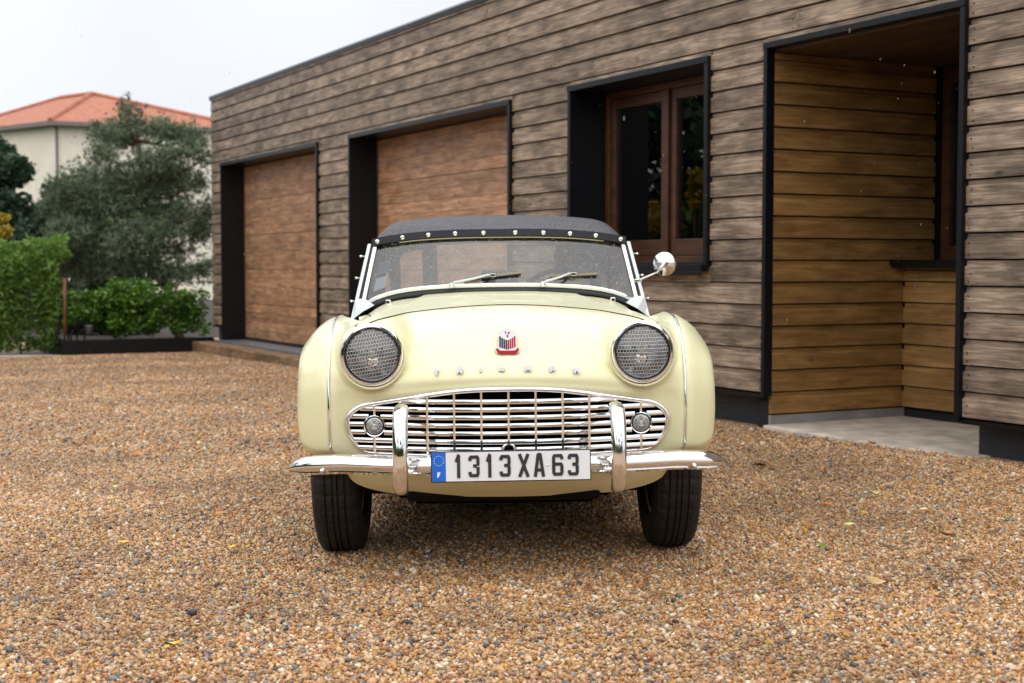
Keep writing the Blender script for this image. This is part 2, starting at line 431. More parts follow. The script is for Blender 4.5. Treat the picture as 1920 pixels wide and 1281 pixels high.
for i in range(NR):
    za, zb = Z0 + i*PITCH, min(Z1, Z0 + (i+1)*PITCH)
    # intervals with their own vertical limits
    segs = []; x = X_L
    full_open = [o for o in OPEN if o[2] <= za + .02 and o[3] >= zb - .02]
    part_open = [o for o in OPEN if o not in full_open and o[3] > za + .02 and o[2] < zb - .02]
    cuts = sorted([(o[0], o[1], 'F', o) for o in full_open] + [(o[0], o[1], 'P', o) for o in part_open])
    for c in cuts:
        segs.append((x, c[0], za, zb, True))
        if c[2] == 'P':
            o = c[3]
            if o[3] < zb: segs.append((c[0], c[1], o[3], zb, True))
            if o[2] > za: segs.append((c[0], c[1], za, o[2], False))
        x = c[1]
    segs.append((x, X_R, za, zb, True))
    for (xa, xb, z_a, z_b, fl) in segs:
        if z_b - z_a < .012: continue
        n = max(1, int(round((xb - xa)/4.2))) if xb - xa > 3.9 else (1 if xb - xa < 2.6 else random.choice([1, 2]))
        pts = [xa] + sorted(xa + (xb - xa)*((k + random.uniform(-.28, .28))/n) for k in range(1, n)) + [xb]
        for p, q in zip(pts, pts[1:]):
            board(p, q, z_a, z_b, full=fl)
            if z_b - z_a > .1:
                for xx in (p + .035, q - .035):
                    for zz in (.028, .075 + random.uniform(-.01, .02)):
                        nail_mb.lathe([(.0, -.0365), (.0042, -.0363), (.0042, -.033)], (xx + random.uniform(-.008, .008), 0, z_a + zz), 'y', 6)
no = nail_mb.build('nail_heads', M_nail, bld); tag(no, kind='stuff')
# carcass behind the boards (wall core), built as slabs around the openings
core = MB()
xsO = [X_L] + [c for o in OPEN for c in (o[0], o[1])] + [X_R]
for k in range(0, len(xsO), 2): core.box(xsO[k] + .0, xsO[k+1], .003, .22, Z0 - .004, T)
core.box(X_L, X_R, .003, .22, T + .0005, Z1)
core.box(OPEN[2][0], OPEN[2][1], .003, .22, Z0 - .004, .95)
core.build('wall_core', M_dark, bld)
# left end wall and roof
ew = MB(); 
for i in range(NR): ew.box(X_L - .022, X_L - .001, -.02, 9.0, Z0 + i*PITCH + .004, min(Z1, Z0 + (i+1)*PITCH) - .004)
ew.build('end_wall', M_clad, bld)
MB().box(X_L + .002, X_R, .225, 9.0, Z1 - .12, Z1 - .02).build('roof', M_dark, bld)
MB().box(X_L - .04, X_R, -.045, .3, Z1 + .002, Z1 + .022).build('coping', M_coping, bld, bevel=.003)
MB().box(X_L - .038, X_R, -.04, -.03, Z1 - .035, Z1 + .0015).build('coping_fascia', M_steel, bld)
# plinth and drip flashing
for a_, b_, e_ in ((-3.3, -.102, .085), (1.517, X_R, .085), (-7.8, -6.9, .05), (X_L, -11.43, .05)):
    MB().box(a_, b_, e_, .2, -.25, Z0 - .006).build('plinth', M_plinth, bld)
for a_, b_ in ((-3.33, -.11), (1.517, X_R), (-7.78, -6.95), (X_L, -11.46)):
    fl = MB(); fl.sweep([((a_, 0, 0), (0, 1, 0), (0, 0, 1), 1), ((b_, 0, 0), (0, 1, 0), (0, 0, 1), 1)],
        [(-.038, Z0 - .026), (-.038, Z0 - .002), (.08, Z0 - .002), (.08, Z0 - .010), (-.031, Z0 - .010), (-.031, Z0 - .026)])
    fix_normals(fl.build('drip_flashing', M_steel, bld))

def surround(x0, x1, z0, z1, depth, bottom=False, name='steel_surround', front=.060, w=.038):
    mb = MB()
    mb.box(x0, x0 + w, -front, depth, z0, z1 - w - .0005); mb.box(x1 - w, x1, -front, depth, z0, z1 - w - .0005)
    mb.box(x0 - .001, x1 + .001, -front - .004, depth, z1 - w, z1 + .004)
    if bottom:
        mb.box(x0 + w + .001, x1 - w - .001, -front + .012, depth, z0, z0 + .03)
        mb.box(x0 - .01, x1 + .012, -front - .05, -front + .011, z0 - .025, z0 + .02)
        mb.box(x0 - .01, x1 + .012, -front - .052, -front - .044, z0 - .05, z0 - .0255)
    return mb.build(name, M_steel, bld, bevel=.002)

# garage doors
for k, (x0, x1) in enumerate(((-11.415, -7.822), (-6.903, -3.375))):
    s_ = surround(x0, x1, .0, T, .30)
    tag(s_, label='black steel lining of the far garage doorway' if k == 0 else 'black steel lining of the garage doorway behind the car')
    back = MB().box(x0 + .045, x1 - .045, .275, .30, .05, T - .05).build('garage_door', M_dark, bld)
    tag(back, label='brown timber garage door at the far end' if k == 0 else 'brown timber garage door behind the car')
    nb = 20; dz = (T - .045 - .065)/nb
    for i in range(nb):
        g = .0045 if i % 4 == 0 else .0012
        mb = MB(); mb.box(x0 + .06, x1 - .06, .252 - random.uniform(0, .0015), .2745, .065 + i*dz + g, .065 + (i+1)*dz - .0012)
        mb.build('board', M_door, back)
    MB().box(x0 + .04, x0 + .058, .24, .28, .06, T - .04).build('door_guide', M_win, bld)
    MB().box(x0 + .04, x1 - .04, .2405, .276, .03, .064).build('door_seal', M_dark, bld)
    MB().box(x0 - .02, x1 + .02, -.10, .2745, -.06, .029).build('door_sill', M_sill, bld, bevel=.004)
MB().box(-12.05, -6.5, -.36, -.11, -.2, .004).build('timber_kerb', M_beam, bld, bevel=.012)

# window
wx0, wx1, wz0, wz1 = -2.45, -.675, .985, T
surround(wx0, wx1, wz0, wz1, .33, True)
e0 = .252
wf = MB(); fx0, fx1, fz0, fz1 = wx0 + .04, wx1 - .04, wz0 + .032, wz1 - .04
wf.box(fx0, fx0 + .055, e0, e0 + .07, fz0, fz1); wf.box(fx1 - .055, fx1, e0, e0 + .07, fz0, fz1)
wf.box(fx0 + .0555, fx1 - .0555, e0 + .001, e0 + .07, fz0, fz0 + .05); wf.box(fx0 + .0555, fx1 - .0555, e0 + .001, e0 + .07, fz1 - .05, fz1)
win = wf.build('window', M_win, bld, bevel=.004); tag(win, label='dark red timber casement window in a black steel box')
cx_ = -1.555
for (a_, b_) in ((fx0 + .058, cx_ - .004), (cx_ + .004, fx1 - .058)):
    sa = MB(); sz0, sz1 = fz0 + .053, fz1 - .053; yy = e0 + .012
    sa.box(a_, a_ + .06, yy, yy + .05, sz0, sz1); sa.box(b_ - .085, b_, yy - .022, yy + .05, sz0, sz1)
    sa.box(a_ + .0605, b_ - .0855, yy + .001, yy + .05, sz0, sz0 + .115); sa.box(a_ + .0605, b_ - .0855, yy + .001, yy + .05, sz1 - .075, sz1)
    so_ = sa.build('sash', M_win, win, bevel=.005)
    MB().box(a_ + .055, b_ - .08, yy + .028, yy + .034, sz0 + .11, sz1 - .07).build('pane', M_pane, win)
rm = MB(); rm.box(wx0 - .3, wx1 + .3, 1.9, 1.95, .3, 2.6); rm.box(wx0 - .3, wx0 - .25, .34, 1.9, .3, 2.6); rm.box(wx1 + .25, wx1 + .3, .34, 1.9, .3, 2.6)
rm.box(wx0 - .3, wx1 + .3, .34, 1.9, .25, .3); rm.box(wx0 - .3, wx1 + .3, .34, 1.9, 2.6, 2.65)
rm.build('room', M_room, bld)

# porch
px0, px1 = -.105, 1.512
surround(px0, px1, .20, T, .002, name='steel_surround', w=.032)
D = 1.07; DW = 1.32; PB = .084
for i in range(17):
    za = PB + i*PITCH; zb = min(za + PITCH, 2.282)
    if zb - za < .02: continue
    board(.004, D if zb < 1.0 else DW, za, zb, M_porch, 'y', px0 + .001, True, flip=1)
    board(.27, DW, za, zb, M_porch, 'y', px1 + 1.4, True, flip=-1)
for i in range(7):
    board(px0 + .0305, 3.0, PB + i*PITCH, min(.984, PB + (i+1)*PITCH), M_porchx, 'x', D + .022)
pc = MB(); pc.box(px0 - .3, px1 + 1.8, D + .024, D + .3, -.1, .95); pc.box(px0 - .1, px0 + .0005, .004, 1.6, -.1, 2.4)
pc.box(px0 + .03, px1 + 1.6, .004, 1.7, 2.305, 2.4); pc.box(px1 + 1.425, px1 + 1.6, .27, 1.6, -.1, 2.4); pc.box(px1 + .0, px1 + 1.6, .23, .26, .1, 2.4)
pc.box(px0 + .02, px1 + 1.8, 1.62, 1.7, .9, 2.5)
pc.build('porch_core', M_dark, bld)
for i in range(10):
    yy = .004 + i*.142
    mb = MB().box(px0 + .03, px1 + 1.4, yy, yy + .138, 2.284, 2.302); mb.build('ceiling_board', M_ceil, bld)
cb = MB().box(px0 + .0, px1 + 1.42, D - .12, 1.5, .985, 1.03); cb.build('window_ledge', M_steel, bld, bevel=.004)
pw = MB(); wx = px0 + .12
pw.box(wx, wx + .07, DW - .03, DW + .04, 1.035, 2.26); pw.box(wx + .071, px1 + 1.4, DW - .029, DW + .04, 1.035, 1.12); pw.box(wx + .071, px1 + 1.4, DW - .029, DW + .04, 2.16, 2.26)
pw.box(.72, .80, DW - .028, DW + .04, 1.121, 2.159)
pwin = pw.build('window', M_win, bld); tag(pwin, label='dark timber window at the back of the open porch')
MB().box(wx + .07, px1 + 1.4, DW, DW + .006, 1.115, 2.165).build('pane', M_pane, pwin)
# slab: front edge worn, sitting on the gravel
sl = MB().box(px0 + .02, 1.60, -.06, D + .02, -.12, .026); sl.build('porch_slab', M_conc, bld, bevel=.012)
MB().box(px0 + .0012, px0 + .024, .003, D + .02, -.1, .082).build('skirting', plain('grey_skirting', (.28,.27,.26), .6, var=.2, scale=9), bld)
MB().box(px0 + .07, 3.0, D + .0, D + .02, .0265, .070).build('skirting', M_dark, bld)
MB().box(1.33, 1.40, D - .12, D - .02, .0265, .075).build('timber_wedge', M_win, bld)
# small wall lamp on the end wall near the corner
lm = MB(); lm.box(X_L - .03, X_L - .0225, .25, .37, 2.45, 2.6); lm.tube([(X_L - .03, .31, 2.53), (X_L - .12, .31, 2.53)], .018); lm.lathe([(0, -.11), (.05, -.11), (.055, .09), (0, .09)], (X_L - .15, .31, 2.5), 'z', 16)
wl = lm.build('wall_lamp', M_steel, bld)

# ================================================================ CAR
car = empty('vintage_convertible', (-.020, 5.0, .004), (-.006, -.010, R(1.4)))
tag(car, 'pale yellow open-top vintage sports car with black fabric roof facing the camera', 'car')

def paint():
    m, t, b = newmat('primrose_paint')
    b.inputs['Base Color'].default_value = (.85, .82, .52, 1); b.inputs['Roughness'].default_value = .32
    b.inputs['Coat Weight'].default_value = .38; b.inputs['Coat Roughness'].default_value = .08
    tcn = N(t, 'ShaderNodeTexCoord')
    nz = N(t, 'ShaderNodeTexNoise', Scale=9.0, Detail=5.0); t.links.new(tcn.outputs['Object'], nz.inputs['Vector'])
    r = ramp(t, [(.3, (.80, .785, .485)), (.7, (.825, .812, .53))]); t.links.new(nz.outputs['Fac'], r.inputs['Fac'])
    t.links.new(r.outputs['Color'], b.inputs['Base Color'])
    n2 = N(t, 'ShaderNodeTexNoise', Scale=14.0, Detail=2.0); t.links.new(tcn.outputs['Object'], n2.inputs['Vector'])
    bp = N(t, 'ShaderNodeBump', Strength=.08, Distance=.004); t.links.new(n2.outputs['Fac'], bp.inputs['Height'])
    t.links.new(bp.outputs['Normal'], b.inputs['Coat Normal'])
    return m
M_paint = paint()
def chrome(name, c=(.78,.78,.79), rough=.07):
    m, t, b = newmat(name); b.inputs['Metallic'].default_value = 1; b.inputs['Base Color'].default_value = (*c, 1)
    tcn = N(t, 'ShaderNodeTexCoord'); nz = N(t, 'ShaderNodeTexNoise', Scale=45.0, Detail=6.0); t.links.new(tcn.outputs['Object'], nz.inputs['Vector'])
    r = ramp(t, [(.4, rough*.6), (.75, rough*2.2)]); t.links.new(nz.outputs['Fac'], r.inputs['Fac']); t.links.new(r.outputs['Color'], b.inputs['Roughness'])
    bp = N(t, 'ShaderNodeBump', Strength=.05, Distance=.002); t.links.new(nz.outputs['Fac'], bp.inputs['Height']); t.links.new(bp.outputs['Normal'], b.inputs['Normal'])
    return m
M_chrome = chrome('chrome', (.88, .88, .885)); M_alu = chrome('polished_alloy', (.86,.87,.88), .16)
M_rubber = plain('rubber', (.013, .013, .014), .55, var=.25, scale=12)
M_tyre = plain('tyre_rubber', (.006, .006, .0065), .6, var=.3, scale=9, bump=.5, bscale=300)
M_under = plain('underbody', (.004, .004, .004), .9, spec=.2)
M_gasket = plain('scuttle_gasket', (.028, .036, .040), .5)
M_silver = plain('silver_paint', (.62, .66, .68), .3, .25)
def fabric():
    m, t, b = newmat('hood_fabric'); tcn = N(t, 'ShaderNodeTexCoord')
    nz = N(t, 'ShaderNodeTexNoise', Scale=170.0, Detail=3.0); t.links.new(tcn.outputs['Object'], nz.inputs['Vector'])
    r = ramp(t, [(.38, (.009, .009, .012)), (.50, (.026, .026, .032)), (.66, (.15, .15, .17))]); t.links.new(nz.outputs['Fac'], r.inputs['Fac'])
    t.links.new(r.outputs['Color'], b.inputs['Base Color']); b.inputs['Roughness'].default_value = .5
    bp = N(t, 'ShaderNodeBump', Strength=.7, Distance=.002); t.links.new(nz.outputs['Fac'], bp.inputs['Height']); t.links.new(bp.outputs['Normal'], b.inputs['Normal'])
    return m
M_hood = fabric(); M_band = plain('hood_binding', (.007, .007, .011), .5, spec=.35)
M_cream = plain('cream_trim', (.62, .56, .30), .4)

# ---- front bodywork as one spline net, split into apron, bonnet and wings along its seams
cols_half = [
 # x per row may vary: list of (x, y, z), rows bottom -> front face -> bonnet -> scuttle
 [(0,-.45,.245),(0,-.505,.284),(0,-.555,.350),(0,-.582,.40),(0,-.597,.50),(0,-.598,.590),(0,-.600,.622),(0,-.588,.662),(0,-.505,.750),(0,-.395,.818),(0,-.235,.858),(0,.22,.874),(0,.735,.884)],
 [(.20,-.43,.246),(.20,-.485,.288),(.20,-.535,.352),(.20,-.562,.40),(.20,-.577,.50),(.20,-.578,.582),(.20,-.581,.612),(.20,-.572,.655),(.20,-.485,.742),(.20,-.375,.808),(.20,-.215,.848),(.20,.22,.868),(.20,.735,.880)],
 [(.375,-.40,.253),(.38,-.44,.288),(.385,-.478,.352),(.39,-.500,.40),(.40,-.512,.49),(.40,-.515,.560),(.40,-.520,.592),(.40,-.508,.645),(.40,-.425,.728),(.40,-.315,.788),(.40,-.17,.822),(.41,.22,.842),(.44,.745,.855)],
 [(.500,-.39,.290),(.502,-.418,.318),(.498,-.448,.366),(.49,-.468,.405),(.50,-.480,.49),(.50,-.482,.560),(.50,-.482,.600),(.50,-.470,.645),(.50,-.400,.715),(.495,-.300,.762),(.495,-.15,.785),(.505,.22,.795),(.56,.76,.788)],
 [(.545,-.42,.374),(.555,-.445,.380),(.562,-.470,.395),(.566,-.482,.42),(.568,-.490,.50),(.568,-.488,.575),(.569,-.478,.622),(.570,-.452,.672),(.572,-.385,.738),(.574,-.285,.786),(.576,-.14,.812),(.585,.22,.812),(.60,.74,.755)],
 [(.612,-.40,.376),(.617,-.42,.383),(.620,-.44,.398),(.622,-.450,.42),(.624,-.456,.50),(.624,-.452,.575),(.625,-.438,.622),(.627,-.405,.670),(.630,-.33,.727),(.634,-.235,.765),(.638,-.11,.785),(.645,.22,.785),(.652,.74,.72)],
 [(.650,-.385,.388),(.658,-.393,.400),(.666,-.398,.418),(.671,-.400,.44),(.676,-.398,.50),(.678,-.388,.575),(.679,-.365,.622),(.681,-.325,.662),(.685,-.25,.694),(.688,-.165,.712),(.691,-.06,.722),(.695,.24,.715),(.69,.74,.64)],
]
arch = [(10),(13),(17),(21),(29),(42),(50),(58),(68),(78),(90),(122),(168)]
cols_half.append([(xx_, -.375*math.cos(R(a_)), .33 + .375*math.sin(R(a_))) for a_, xx_ in zip(arch, (.652,.662,.671,.677,.683,.687,.689,.690,.692,.694,.697,.70,.70))])
cols_half = np.array(cols_half)                       # (8,13,3)
mir_ = cols_half[:0:-1].copy(); mir_[:, :, 0] *= -1
net = np.concatenate([mir_, cols_half])               # columns -7..7
SU = SV = 14
g1 = catmull(net, SU)                                 # along columns
G = np.swapaxes(catmull(np.swapaxes(g1, 0, 1), SV), 0, 1).copy()   # (nu, nv, 3)
nu_, nv_ = G.shape[:2]
def smooth01(t): t = np.clip(t, 0, 1); return t*t*(3 - 2*t)
HLX, HLZ, HLR = .425, .712, .101
X, Y, Z = G[..., 0], G[..., 1], G[..., 2]
# raised centre of the bonnet towards the scuttle
bul = smooth01((.335 + .05*(.74 - Y) - np.abs(X))/.035) * smooth01((Y - .02)/.35)
Z = Z + .009*bul
# headlamp pods pushed forward out of the panel
for sgn in (-1, 1):
    d = np.hypot(X - sgn*HLX, Z - HLZ)
    front = (Y < .16) & (Z > .56)
    wdt = .030 + .030*np.clip((Z - HLZ)/.1, 0, 1)
    k = smooth01((HLR + wdt - d)/wdt) * front
    yt = np.where(d < HLR + .004, -.520, np.minimum(Y, -.520))
    Y = Y*(1 - k) + yt*k
# gentle inward dish just above the grille lip
G = np.stack([X, Y, Z], -1)
GRILLE = [(0,.601),(.085,.600),(.17,.594),(.255,.582),(.34,.568),(.42,.555),(.465,.545),(.497,.528),(.514,.503),(.512,.477),(.500,.447),(.483,.420),(.46,.405),(.42,.400),(.21,.398),(0,.398)]
def densify(P, n=8): return catmull(np.array(P), n)
half = densify(GRILLE, 6)
outline = np.concatenate([half, (half[::-1] * [-1, 1])[1:-1]])
def inside(x, z, poly, sc=1.0, c=(0, .495)):
    px = (poly[:, 0] - c[0])*sc + c[0]; pz = (poly[:, 1] - c[1])*sc + c[1]
    j = np.roll(np.arange(len(px)), 1); r = False
    for a_, b_ in zip(range(len(px)), j):
        if (pz[a_] > z) != (pz[b_] > z) and x < (px[b_]-px[a_])*(z-pz[a_])/(pz[b_]-pz[a_]) + px[a_]: r = not r
    return r
C0 = 7*SU
def sec(i, j):
    q = abs(i + .5 - C0)/SU; w = j/SV
    if q > 4: return 'wing'
    if w >= 10 and q < 2.72: return 'bonnet'
    return 'apron'
faces = {'wing': [[], []], 'bonnet': [], 'apron': []}
for i in range(nu_ - 1):
    for j in range(nv_ - 1):
        c4 = G[i:i+2, j:j+2].reshape(4, 3).mean(0)
        if c4[1] < -.45 and math.hypot(abs(c4[0]) - HLX, c4[2] - HLZ) < .090: continue
        if c4[1] < -.3 and .38 < c4[2] < .62 and inside(c4[0], c4[2], outline, .985): continue
        q = (i*nv_ + j, (i+1)*nv_ + j, (i+1)*nv_ + j + 1, i*nv_ + j + 1)
        s_ = sec(i, j)
        (faces[s_][0 if i < C0 else 1] if s_ == 'wing' else faces[s_]).append(q)
def sub(name, fl):
    fl = np.array(fl); u, inv = np.unique(fl, return_inverse=True)
    o = mesh_obj(name, G.reshape(-1, 3)[u], inv.reshape(fl.shape), M_paint, car, True); return o
apron = sub('front_apron', faces['apron']); sub('bonnet', faces['bonnet'])
for k in (0, 1): sub('front_wing', faces['wing'][k])
Gf = G.reshape(-1, 3)
def surf_y(x, z):
    d = (Gf[:, 0] - x)**2 + (Gf[:, 2] - z)**2 + np.where(Gf[:, 1] > -.1, 1, 0)
    i = np.argsort(d)[:4]; w = 1/(d[i] + 1e-7); return float((Gf[i, 1]*w).sum()/w.sum())
# shut line round the bonnet
jr = 10*SV; il = C0 - int(2.72*SU); ir = C0 + int(2.72*SU)
sl_ = [G[i, jr] + [0, 0, .0006] for i in range(il, ir + 1)]
MB().tube([G[il, j] + [0, 0, .0005] for j in range(nv_ - 1, jr, -4)] + sl_ + [G[ir, j] + [0, 0, .0005] for j in range(jr + 1, nv_, 4)], .0022, 5).build('bonnet_gap', M_under, car)
# chrome beading between wings and apron
for sgn in (-1, 1):
    ic = C0 + sgn*4*SU
    MB().tube([G[ic, j] + [0, -.0015, .0015] for j in range(2, 12*SV, 3)], .0042, 7).build('wing_beading', M_chrome, car, True)
# bonnet fasteners
for sgn in (-1, 1):
    p = G[C0 + sgn*int(2.12*SU), nv_ - int(.25*SV)]
    MB().box(p[0]-.010, p[0]+.010, p[1]-.010, p[1]+.010, p[2]-.004, p[2]+.016).build('bonnet_fastener', M_chrome, car, bevel=.004)
# lip of body colour rolled over above the grille is the surround's own edge

# ---- grille
def yg(x): return float(np.interp(abs(x), [0, .1, .2, .3, .4, .5, .6], [-.594, -.589, -.575, -.548, -.511, -.476, -.44]))
def frame_sweep(poly, sec_, off=0.0):
    mb = MB(); n = len(poly); path = []; c = np.array([0, .495])
    P3 = [Vector((p[0], surf_y(p[0], p[1]) + .004 + off, p[1])) for p in poly]
    v = []; f = []; m = len(sec_)
    for i in range(n):
        t = (P3[(i+1) % n] - P3[i-1]).normalized(); o = Vector((0, -1, 0)); nrm = t.cross(o).normalized()
        cen = Vector((0, 0, .495)) - P3[i]; cen.y = 0
        if nrm.dot(cen) > 0: nrm = -nrm
        for a_, b_ in sec_: v.append(P3[i] + nrm*a_ + Vector((0, -b_, 0)))
    for i in range(n):
        for k in range(m):
            f.append((i*m + k, i*m + (k+1) % m, ((i+1) % n)*m + (k+1) % m, ((i+1) % n)*m + k))
    return mb.add(v, f)
secf = [(.0045 + .0085*math.cos(w), .006 + .010*math.sin(w)) for w in np.linspace(0, 2*math.pi, 12, endpoint=False)]
gr = frame_sweep(outline*[.985, .985] + [0, .0074], secf).build('grille', M_chrome, car, True); fix_normals(gr)
def xext(z):
    xs_ = []
    for a_ in range(len(half) - 1):
        (x1, z1), (x2, z2) = half[a_], half[a_+1]
        if (z1 - z)*(z2 - z) <= 0 and z1 != z2: xs_.append(x1 + (x2-x1)*(z - z1)/(z2 - z1))
    return max(xs_) - .006 if xs_ else 0
def zext(x):
    zs = []
    for a_ in range(len(half) - 1):
        (x1, z1), (x2, z2) = half[a_], half[a_+1]
        if (x1 - x)*(x2 - x) <= 0 and x1 != x2: zs.append(z1 + (z2-z1)*(x - x1)/(x2 - x1))
    return min(zs), max(zs)
IND = (.4225, .486)
bsec = [(-.0090, .006), (-.0090, -.002), (-.0084, -.0092), (-.0036, -.0104), (.0056, -.0076), (.0090, -.002), (.0090, .006)]   # (z, y)
def bar(z, xa, xb):
    xs_ = np.linspace(xa, xb, max(3, int(abs(xb - xa)/.03))); path = []
    return MB().sweep([((x, yg(x) + .001, z), (0, 0, 1), (0, 1, 0), 1) for x in xs_], bsec).build('grille_bar', M_chrome, gr, autos=True)
for z in (.566, .541, .516, .491, .466, .441, .4165):
    xe = xext(z); dz = abs(z - IND[1])
    if z < .43: 
        bar(z, -xe, -.024); bar(z, .024, xe); continue
    if dz < .036:
        hw = math.sqrt(.036**2 - dz*dz)
        bar(z, -IND[0] + hw, IND[0] - hw)
        for s_ in (-1, 1): bar(z, s_*(IND[0] + hw), s_*xe)
    else: bar(z, -xe, xe)
vsec = [(-.0072, .006), (-.0070, -.003), (-.0032, -.0118), (.0032, -.0118), (.0070, -.003), (.0072, .006)]
for k in range(-5, 6):
    x = k*.0845; za, zb = zext(abs(x))
    spans = [(za + .004, zb - .004)]
    if abs(k) == 5: spans = [(za + .004, IND[1] - .034), (IND[1] + .034, zb - .004)]
    if k == 0: spans = [(.432, zb - .004)]
    for a_, b_ in spans:
        zz = np.linspace(a_, b_, 8)
        MB().sweep([((x, yg(x) + .001, z), (1, 0, 0), (0, 1, 0), 1) for z in zz], vsec).build('grille_upright', M_chrome, gr, autos=True)
# starting handle hole with its chrome arch
ha = [(.0195*math.cos(w), .412 + .0215*math.sin(w)) for w in np.linspace(-.5, math.pi + .5, 20)]
MB().tube([(x, yg(0) - .004, z) for x, z in ha], .0042, 8).build('crank_hole_rim', M_chrome, gr, True)
hf = [(0, .412)] + ha
mesh_obj('crank_hole', [(x, yg(0) + .004, z) for x, z in hf], [(0, k, k + 1) for k in range(1, len(hf) - 1)], M_under, gr)
MB().box(-.56, .56, -.41, -.40, .365, .68).build('radiator', M_under, car)
# indicator lamps
def lensmat():
    m, t, b = newmat('clear_lens'); b.inputs['Base Color'].default_value = (.42, .43, .43, 1); b.inputs['Roughness'].default_value = .12
    b.inputs['Metallic'].default_value = .55
    return m
M_lens = lensmat()
for s_ in (-1, 1):
    c = (s_*IND[0], yg(IND[0]) - .002, IND[1])
    il_ = MB().lathe([(.0335, .02), (.0365, .004), (.0365, -.006), (.033, -.012), (.0290, -.010), (.0285, .0), (0, .002)], c, 'y', 40).build('indicator_lamp', M_chrome, car, autos=True)
    prof = []
    for k in range(11):
        r = .0262*(1 - k/10); prof.append((r, -.012 - .013*(1 - (r/.0262)**2) + (.0016 if k % 2 else 0)))
    MB().lathe([(.0268, .0)] + prof, c, 'y', 40).build('lens', M_lens, il_, autos=True)
    MB().lathe([(.0292, -.006), (.0292, -.0125), (.0266, -.0125), (.0266, -.006)], c, 'y', 40).build('seal', M_rubber, il_)

# ---- headlamps
def hl_glass():
    m, t, b = newmat('headlamp_glass'); b.inputs['Base Color'].default_value = (.9, .93, .95, 1); b.inputs['Roughness'].default_value = .03
    b.inputs['Transmission Weight'].default_value = 1.0; b.inputs['IOR'].default_value = 1.22
    return m
M_hlg = glassmat('headlamp_glass', (.95, .96, .97), 1.0, .02, ior=1.85)
M_refl = plain('lamp_reflector', (.60, .60, .62), .38, 1.0, var=.4, scale=26)
M_rib = plain('lens_rib_glass', (.62, .64, .66), .2, .0, spec=.8)
M_bulb = plain('bulb_glass', (.75, .70, .50), .2)
for s_ in (-1, 1):
    c = (s_*HLX, -.534, HLZ)
    hl = MB().lathe([(.1000, .022), (.1000, -.004), (.0980, -.014), (.0935, -.019), (.0890, -.0195), (.0865, -.015), (.0865, .004)], c, 'y', 64).build('headlight', M_chrome, car, autos=True)
    MB().lathe([(.1060, .05), (.1060, -.002), (.1045, -.010), (.1010, -.013), (.0960, -.011), (.0955, .0)], (c[0], c[1], c[2] - .0055), 'y', 64).build('headlamp_cowl', M_paint, hl, autos=True)
    MB().lathe([(.0868, -.012), (.0845, -.0125), (.0845, .002)], c, 'y', 64).build('rim_seal', M_rubber, hl)
    bowl = [(.084, .000)] + [(.084*math.cos(w), .070*math.sin(w)) for w in np.linspace(.08, math.pi/2 - .02, 14)]
    MB().lathe(bowl, c, 'y', 48).build('reflector', M_refl, hl, True)
    dome = [(.0845*math.sin(w)/math.sin(.62), -.010 - .155*(math.cos(w) - math.cos(.62))*1.0) for w in np.linspace(.62, 0.001, 14)]
    dm = MB().lathe(dome, c, 'y', 48).build('lens', M_hlg, hl, True)
    def dy(r): w = math.asin(min(1, r/.0845)*math.sin(.62)); return -.010 - .155*(math.cos(w) - math.cos(.62)) - .0008
    rb = MB(); tilt = -s_*.0 + (.16 if s_ < 0 else .02); ct, st = math.cos(tilt), math.sin(tilt)
    def rp(a_, b_): x, z = a_*ct - b_*st, a_*st + b_*ct; return (c[0] + x, c[1] + dy(math.hypot(x, z)), c[2] + z)
    nh = 15; hh = .0815
    for k in range(-7, 8):
        b_ = k*.0112; L = math.sqrt(max(0, hh*hh - b_*b_))
        if L > .01: rb.tube([rp(a_, b_) for a_ in np.linspace(-L, L, 9)], .0007, 4, False)
        for q in range(-12, 13):
            a_ = q*.0088 + (.0044 if k % 2 else 0); b2 = b_ + .0112
            if math.hypot(a_, b_) < hh and math.hypot(a_, b2) < hh: rb.tube([rp(a_, b_), rp(a_, b2)], .0007, 4, False)
    ro = rb.build('lens_ribs', M_rib, hl); tag(ro, kind='stuff')
    MB().lathe([(0, -.002), (.012, .0), (.014, .012), (.012, .05), (0, .06)], c, 'y', 20).build('bulb', M_bulb, hl, True)
    MB().lathe([(0, .012), (.020, .013), (.022, .018), (.0, .020)], (c[0], c[1], c[2] - .020), 'y', 24).build('bulb_shield', M_chrome, hl, True)

